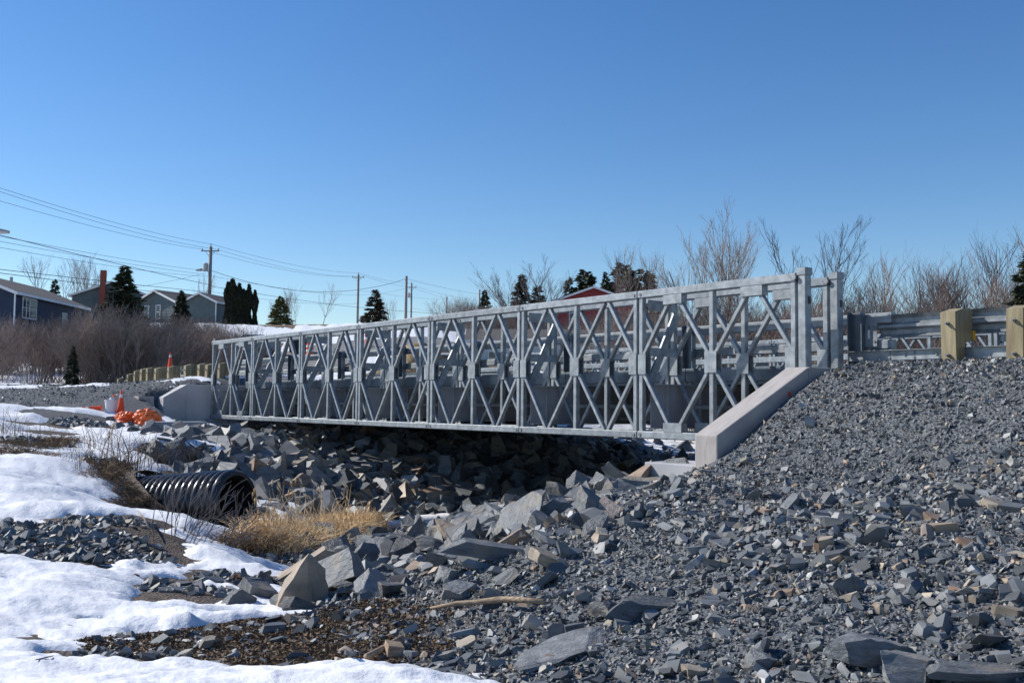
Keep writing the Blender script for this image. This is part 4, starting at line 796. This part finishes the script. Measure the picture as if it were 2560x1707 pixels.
window(hb, (-34.3, 72.2, 6.45), 2.0, 1.35, 'x+', 3); window(hb, (-34.3, 77.9, 6.2), .7, .75, 'x+'); window(hb, (-36.2, 70, 6.2), .9, 1.2, 'y-')
MB().tube([(-39, 79, 8.2), (-39, 79, 9.5)], .12, 8).build('vent_pipe', 'lamp', hb)
a = onY(268, 700, 110); hg = house('grey_house', 'grey-green house with brick chimney and white eaves behind the tall spruce', (a[0], a[1], a[2]), .10, -3.55, 4.6, 0, 9, -7.5, -1.75, 1.45, 'grey_siding')
MB().box(-.6, -.05, -.5, -.03, -7, 1.0).build('chimney', 'brick', hg)
h2 = house('grey_house', 'grey-green side wing with two white framed windows and cross gable', tuple(onY(405, 727, 108)), -.5, -3.2, 2.6, -.5, 6, -7, -1.3, 1.2, 'grey_siding')
for xx in (-1.6, .1): window(h2, (xx, -.5, -2.3), .55, 1.35, 'y-', 1)
h3 = house('grey_house', 'low grey gabled garage beside the first utility pole', tuple(onY(497, 731, 106)), -.25, -1.6, 2.0, 0, 7, -6, -1.0, .85, 'grey_siding')
a = onY(1327, 822, 76); hw = house('white_house', 'long pale grey bungalow with dark roof behind the bridge', (a[0], a[1], a[2]-.9), math.pi/2, 0, 6, -6.2, 4.6, -4.5, -.05, .95, 'pale_siding')
for yy in (-4.2, -1.0, 2.6): window(hw, (0, yy, -1.3), 1.0, .9, 'x-', 2)
a = onY(1488, 716, 106); hr = house('red_house', 'barn-red gabled house with white trim above the pale bungalow', tuple(a), -.05, -4.2, 3.9, 0, 11, -8, -1.62, 1.45, 'red_siding', .5)
window(hr, (-2.2, 0, -3.4), .9, 1.2, 'y-', 1); window(hr, (1.6, 0, -3.4), .9, 1.2, 'y-', 1)

# ------------------------------------------------------------------ utility poles and wires
def pole(x, ytop, Y, rad, lab, arm=0, yarm=None, trans=None, lamp=None):
    q = onY(x, ytop, Y); z0 = T(q[0], q[1])-.5; o = empty('utility_pole', (q[0], q[1], z0), 0, label=lab, category='utility pole'); H = q[2]-z0
    MB().tube([(0, 0, 0), (0, 0, H)], [rad*1.25, rad], 10).build('pole', 'pole', o, sm=True)
    if arm:
        za = onY(x, yarm, Y)[2]-z0; ca = MB().beam((-arm/2, -rad, za), (arm/2, -rad, za), .11, .13, (0, 0, 1)).build('crossarm', 'pole', o)
        for s in (-1, 1): MB().beam((s*arm*.27, -rad, za), (0, -rad, za-.75), .04, .04).build('brace', 'pole', o)
        for xx in (-arm*.45, arm*.45): MB().tube([(xx, -rad, za+.05), (xx, -rad, za+.17), (xx, -rad, za+.30)], [.03, .10, .05], 8).build('insulator', 'lamp', ca)
        MB().tube([(0, 0, H), (0, 0, H+.2), (0, 0, H+.36)], [.03, .09, .04], 8).build('insulator', 'lamp', o)
    if trans:
        zt = onY(x, trans, Y)[2]-z0; MB().tube([(-rad-.34, 0, zt-.45), (-rad-.34, 0, zt+.38), (-rad-.34, 0, zt+.45)], [.27, .27, .2], 12).build('transformer', 'lamp', o, sm=False)
    if lamp:
        zl = onY(x, lamp[1], Y)[2]-z0; dx = lamp[0]; MB().tube([(0, 0, zl-.3), (dx*.5, 0, zl+.05), (dx, 0, zl+.1)], .035, 6).build('lamp_arm', 'lamp', o)
        MB().tube([(dx-.05, 0, zl+.1), (dx+.2*np.sign(dx), 0, zl+.12), (dx+.75*np.sign(dx), 0, zl+.06)], [.06, .17, .10], 8).build('lamp_head', 'lamp', o)
    return o
pole(527, 617, 110, .17, 'weathered utility pole with crossarm, transformer and lamp beside the grey house', 1.95, 628, 668, (-.75, 677))
pole(896, 686, 160, .17, 'utility pole with crossarm beside the browned spruce', 1.9, 694); pole(1016, 690, 120, .15, 'bare utility pole without crossarm, leaning slightly')
pole(1029, 708, 190, .16, 'distant utility pole with crossarm and transformer beside the bare pole', 1.9, 719, 738); pole(717, 745, 180, .14, 'short distant utility pole with transformers on the crest', .9, 751, 765)
pole(1117, 742, 200, .14, 'thin distant pole without crossarm on the crest'); pole(1199, 724, 170, .14, 'pole standing beside the small spruce at the end of the line')
pole(-95, 520, 62, .17, 'utility pole carrying the street lamp beside the blue house', 2.2, 532, None, (2.2, 582))
WIRES = [((-160, 418, 70), (527, 610, 110), 14), ((-160, 426, 70), (545, 624, 110), 16), ((-160, 456, 70), (510, 624, 110), 12), ((-160, 548, 64), (525, 712, 110), 3), ((-160, 560, 64), (512, 677, 110), 6), ((-160, 574, 64), (516, 686, 110), 6), ((-160, 590, 64), (520, 691, 110), 10),
         ((-160, 655, 62), (525, 730, 110), 2), ((-160, 662, 62), (525, 742, 110), 4), ((527, 610, 110), (896, 682, 160), 12), ((545, 624, 110), (910, 690, 160), 16), ((512, 626, 110), (882, 691, 160), 14), ((530, 677, 110), (1016, 697, 120), 42), ((530, 690, 110), (1029, 716, 190), 30),
         ((530, 716, 110), (896, 768, 160), 3), ((530, 730, 110), (896, 758, 160), 10), ((896, 768, 160), (1260, 792, 180), 3), ((896, 682, 160), (1029, 708, 190), 5), ((910, 690, 160), (1038, 718, 190), 5), ((1016, 697, 120), (1199, 735, 170), 3), ((1199, 735, 170), (1420, 765, 200), 2), ((1029, 712, 190), (1199, 752, 170), 5), ((1038, 722, 190), (1330, 800, 190), 5), ((1029, 770, 190), (1330, 815, 190), 4),
         ((896, 726, 160), (1117, 748, 200), 4), ((340, 718, 110), (500, 686, 110), 2)]
for i, (a, b, sag) in enumerate(WIRES):
    a3, b3 = onY(*a), onY(*b); pts = []
    for t in np.linspace(0, 1, 15):
        q = a3*(1-t)+b3*t; q[2] -= 4*t*(1-t)*sag/2552*q[1]; pts.append(tuple(q))
    MB().tube(pts, .028 if i in (3, 7, 8, 12, 14, 16) else .017, 4).build('overhead_wire', 'wire', None, label='thin black overhead wire strung between the utility poles', category='wire', group='overhead wires')

# ------------------------------------------------------------------ site things: cones, bucket, bags, drums, cars, mound, sticks
def cone(x, y, h, lab, tilt=(0, 0, 0), Y=None):
    q = hit(x, y) if Y is None else onY(x, y, Y); o = empty('traffic_cone', tuple(q), 0, label=lab, category='traffic cone'); o.rotation_euler = tilt; s = h/.9
    MB().prism([(-.19*s, -.19*s, 0), (.19*s, -.19*s, 0), (.19*s, .19*s, 0), (-.19*s, .19*s, 0)], (0, 0, .035*s)).build('base', 'orange', o)
    lathe([(.03*s, .145*s), (.86*s, .035*s), (.9*s, .03*s), (.9*s, .0)], (0, 0.0001, 1), (0, 0, 0), 18).build('body', 'orange', o, sm=False)
    for z0, z1 in ((.6, .74),): lathe([(z0*s, (.147-.13*z0)*s+.004), (z1*s, (.147-.13*z1)*s+.004)], (0, .0001, 1), (0, 0, 0), 18).build('reflective_band', 'white_band', o)
    return o
cone(302, 1031, .62, 'orange traffic cone with white band beside the concrete block')
cone(283, 1030, .5, 'orange traffic cone standing behind the banded cone and bucket'); cone(425, 918, .62, 'orange traffic cone standing behind the timber guardrail posts', Y=42)
c_ = cone(270, 1030, .5, 'orange cone lying on its side next to the bucket', (0, -1.5, .3)); q = hit(262, 1031); c_.location = (q[0]-.1, q[1], q[2]+.1)
q = hit(276, 1032); bk = empty('bucket', tuple(q), 0, label='white plastic bucket with red label, filled to the brim', category='bucket')
lathe([(0, .0), (0, .125), (.33, .155), (.33, .165), (.36, .165), (.36, .14)], (0, .0001, 1), (0, 0, 0), 20).build('body', 'white', bk); lathe([(.12, .1385), (.25, .1505)], (0, .0001, 1), (0, 0, 0), 6, -1.75-.9+math.pi*0, -.95).build('label_patch', 'red_paint', bk)
m = MB()
for i in range(9): a = random.uniform(0, 6.28); r_ = random.uniform(0, .09); m.tube([(math.cos(a)*r_, math.sin(a)*r_, .32), (math.cos(a)*r_, math.sin(a)*r_, .37), (math.cos(a)*r_, math.sin(a)*r_, .43)], [.05, .055, .02], 6)
ob = m.build('contents', 'white', bk); ob['kind'] = 'stuff'
def bag(x, y, sx, sy, sz, lab, seed):
    q = hit(x, y); bm = bmesh.new(); bmesh.ops.create_icosphere(bm, subdivisions=4, radius=1); r = random.Random(seed); ph = [r.uniform(0, 6) for _ in range(6)]
    for v in bm.verts:
        n = v.co; k = 1+.13*math.sin(5*n.x+ph[0]+2*n.z)*math.sin(4*n.y+ph[1])+.07*math.sin(13*n.z+9*n.x+ph[2])+.05*math.sin(21*n.y+11*n.x+ph[3])
        v.co = Vector((n.x*sx, n.y*sy, max(n.z, -.55)*sz))*k
    me = bpy.data.meshes.new('sandbag'); bm.to_mesh(me); bm.free(); me.materials.append(M['orange_bag']); link('sandbag', me, None, (q[0], q[1], q[2]+sz*.5), (0, 0, r.uniform(0, 3)), label=lab, category='bag')
bag(366, 1070, .36, .34, .34, 'big bulging orange bag against the grey wing wall', 1); bag(316, 1056, .40, .30, .2, 'flattened orange bag lying in front of the banded cone', 2); bag(335, 1064, .2, .16, .12, 'small orange bag between the bulging bag and the flat one', 3); bag(300, 1066, .26, .2, .10, 'pale torn orange bag on the snow below the flat bag', 4)
def drum(x, y, Y, lab, h=1.0):
    q = onY(x, y, Y); q[2] = T(q[0], q[1]); o = empty('traffic_drum', tuple(q), 0, label=lab, category='traffic drum')
    lathe([(0, .0), (0, .3), (h*.3, .28), (h*.3, .27), (h*.7, .26), (h*.7, .25), (h, .22), (h, 0)], (0, .0001, 1), (0, 0, 0), 16).build('body', 'orange', o)
    for z in (.4, .72): lathe([(h*z, .28), (h*(z+.14), .27)], (0, .0001, 1), (0, 0, 0), 16).build('white_band', 'white_band', o)
drum(920, 862, 78, 'red and white striped traffic drum beside the uphill road', 1.5); drum(775, 868, 72, 'orange traffic drum near the dark bin on the roadside', 1.0)
for x, y, lab in ((240, 955, 'red plastic crate lying at the edge of the gravel path'), (206, 958, 'small red plastic scrap on the gravel path')):
    q = hit(x, y); s = .3 if x == 240 else .16; MB().prism([(-s, -s*.7, 0), (s, -s*.7, 0), (s*.85, -s*.6, s*1.3), (-s*.8, -s*.5, s*1.2)], (0, s*1.3, s*.2)).build('plastic_crate', 'red_paint', None, (q[0], q[1], q[2]-.02), (0, .15, .3), label=lab, category='crate')
q = onY(311, 900, 62); q[2] = T(q[0], q[1]); bn = empty('waste_bin', tuple(q), .1, label='dark green waste bin half hidden in the thicket', category='bin')
MB().prism([(-.75, -.5, .1), (.75, -.5, .1), (.85, -.5, 1.2), (-.85, -.5, 1.2)], (0, 1, 0)).build('body', 'bin', bn); MB().prism([(-.88, -.55, 1.21), (.88, -.55, 1.21), (.8, -.55, 1.34), (-.8, -.55, 1.34)], (0, 1.1, 0)).build('lid', 'bin', bn)
q = onY(752, 868, 74); q[2] = T(q[0], q[1]); bn = copy_tree(bn); bn.location = q; bn['label'] = 'dark green waste bin beside the uphill road'
def car(loc, rz, paint, lab, snowtop=True):
    o = empty('parked_car', loc, rz, label=lab, category='car'); pr = [(-2.2, .35), (-2.2, .8), (-2.05, .95), (-1.0, 1.02), (-.45, 1.48), (1.2, 1.5), (1.95, 1.0), (2.2, .9), (2.2, .35)]
    bd = MB().prism([(x, -.85, z) for x, z in pr], (0, 1.7, 0)).build('body', paint, o); md = bd.modifiers.new('b', 'BEVEL'); md.width = .09; md.segments = 3
    for s in (-1, 1):
        y = s*.856; MB().prism([(-.88, y, 1.03), (-.42, y, 1.42), (.28, y, 1.43), (.28, y, 1.03)], (0, s*.01, 0)).build('window', 'glass', o); MB().prism([(.36, y, 1.03), (.36, y, 1.43), (1.12, y, 1.43), (1.7, y, 1.05)], (0, s*.01, 0)).build('window', 'glass', o)
        for x in (-1.4, 1.4):
            w = MB().tube([(x, s*.68, .33), (x, s*.88, .33)], .33, 16).build('wheel', 'tyre', o); MB().tube([(x, s*.882, .33), (x, s*.89, .33)], .2, 12).build('rim', 'lamp', w)
        MB().box(-2.24, -2.17, s*.6-.16, s*.6+.16, .68, .8).build('headlight', 'white', o)
    if snowtop: MB().prism([(-.4, -.75, 1.49), (1.15, -.75, 1.51), (1.1, -.7, 1.6), (-.35, -.7, 1.58)], (0, 1.45, 0)).build('roof_snow', 'snow', o)
q = onY(622, 838, 72); car((q[0], q[1], T(q[0], q[1])), .2, 'car_blue', 'dark blue car with snow on its roof beside the cedars'); q = onY(352, 872, 72); car((q[0], q[1], T(q[0], q[1])), .1, 'car_dark', 'dark car parked below the grey house behind the thicket')
q = onY(1122, 940, 58); car((q[0], q[1], T(q[0], q[1])), -.1, 'car_dark', 'dark car with snowy roof parked in front of the pale bungalow')
def mound(x, y, Y, rx, ry, h, lab):
    q = onY(x, y, Y); n = 28; V, Fs = [], []; r = np.random.default_rng(int(x)); xs = np.linspace(-1, 1, n)
    for i in range(n):
        for j in range(n): X, Yy = xs[j]*rx, xs[i]*ry; e = xs[i]**2+xs[j]**2; V.append((X, Yy, h*max(0, 1-e)**.8*(1+.5*fbm(np.array([X+x]), np.array([Yy]), .7, 3)[0])+T(q[0]+X, q[1]+Yy)-.04))
    for i in range(n-1):
        for j in range(n-1): Fs.append((i*n+j, i*n+j+1, (i+1)*n+j+1, (i+1)*n+j))
    MB().add(V, Fs).build('dirt_mound', 'dirt', None, (q[0], q[1], 0), sm=True, label=lab, category='mound')
mound(1050, 900, 52, 2.6, 2.0, 2.1, 'straw-brown mound of dirt behind the bridge rail'); mound(960, 915, 50, 1.7, 1.2, .9, 'lower brown dirt heap beside the gravel verge'); mound(1040, 850, 110, 6, 3, .5, 'dry brown knoll on the hill crest beyond the road')
# sticks and scraps
def stick(px, rad, lab, m='wood', name='driftwood_stick', dz=.05):
    pts = [hit(x, y) for x, y in px]; pts = [(q[0], q[1], G(q[0], q[1])+dz) for q in pts]; MB().tube(pts, rad, 7).build(name, m, None, label=lab, category='stick', sm=True)
stick([(1075, 1542), (1140, 1530), (1190, 1527), (1250, 1520), (1300, 1521), (1362, 1526)], [.012, .02, .022, .027, .025, .02], 'long weathered driftwood stick lying across the gravel slope', dz=.07)
stick([(915, 1662), (960, 1640), (1005, 1612)], [.022, .026, .02], 'short broken branch with splintered end on the snow edge', dz=.06)
stick([(845, 1680), (862, 1698), (880, 1712)], [.006, .012, .014], 'dark forked twig sticking out of the snow near the broken branch', 'twig', dz=.1); stick([(88, 1698), (110, 1690), (132, 1680)], [.004, .005, .003], 'thin dark twig lying on the clean snow', 'twig', dz=.03)
stick([(345, 1300), (360, 1318), (372, 1345)], [.012, .012, .006], 'curved twig standing in the snow with its shadow', 'twig', dz=.12)
for i, (x, y, s, lab) in enumerate(((985, 1640, .07, 'orange-brown chunk of split wood beside the broken branch'),)):
    q = hit(x, y); link('wood_chunk', MB().prism([(-s, -s, 0), (s, -s*.8, 0), (s*.8, -s*.7, s*.9), (-s*.9, -s*.8, s*1.1)], (0, s*1.5, .02)).mesh('wood_chunk', 'wood'), None, (q[0], q[1], q[2]+.01), (0, .1, .4), label=lab, category='wood')
def clump(x, y, s, lab, m='soil', name='soil_clod', flat=.5):
    q = hit(x, y); bm = bmesh.new(); bmesh.ops.create_icosphere(bm, subdivisions=3, radius=1); r = random.Random(int(x))
    for v in bm.verts: v.co = Vector((v.co.x*s, v.co.y*s*.8, v.co.z*s*flat))*(1+r.gauss(0, .07))
    me = bpy.data.meshes.new(name); bm.to_mesh(me); bm.free(); me.materials.append(M[m]); link(name, me, None, (q[0], q[1], q[2]+s*.12), (0, 0, r.uniform(0, 3)), label=lab, category='soil' if m == 'soil' else 'scrap')
clump(975, 1410, .22, 'dark brown clod of turf wedged between the riprap rocks'); clump(335, 1443, .07, 'small brown clod on the open snow'); clump(600, 1455, .16, 'brown turf lump on the snow beside the boulders'); clump(665, 1525, .16, 'dark green plastic scrap in front of the cracked boulder', 'tarp', 'plastic_scrap', .25)
def debris():                                                # leaf litter and bark chips on the bare soil patch
    V, n = [], 0; r = np.random.default_rng(4); q = BARE[0][0]; k = 9000; a = r.uniform(0, 6.28, k); e = np.sqrt(r.random(k)); cx = np.r_[q[0]+np.cos(a)*e*1.5, BARE[9][0][0]+np.cos(a)*e*.9, BARE[10][0][0]+np.cos(a)*e*.8]; cy = np.r_[q[1]+np.sin(a)*e*.7, BARE[9][0][1]+np.sin(a)*e*.5, BARE[10][0][1]+np.sin(a)*e*.4]
    ok = snow_t(cx, cy, terrain(cx, cy)) < .01; cx, cy = cx[ok], cy[ok]; z = terrain(cx, cy)+bank_noise(cx, cy)+.012; c = np.stack([cx, cy, z], 1); k = len(c); d = r.normal(0, 1, (k, 3))*np.array([1, 1, .5]); d /= np.linalg.norm(d, axis=1)[:, None]; w = np.cross(d, r.normal(0, 1, (k, 3))); w /= np.linalg.norm(w, axis=1)[:, None]; f = r.uniform(.008, .03, k)[:, None]
    V = np.stack([c-d*f, c+w*f*.4, c+d*f, c-w*f*.4], 1).reshape(-1, 3); link('leaf_litter', np_mesh('leaf_litter', V, np.arange(4*k).reshape(-1, 4), M['weed']), kind='stuff', label='brown leaf litter and bark chips on the bare soil', category='leaf litter')
debris()
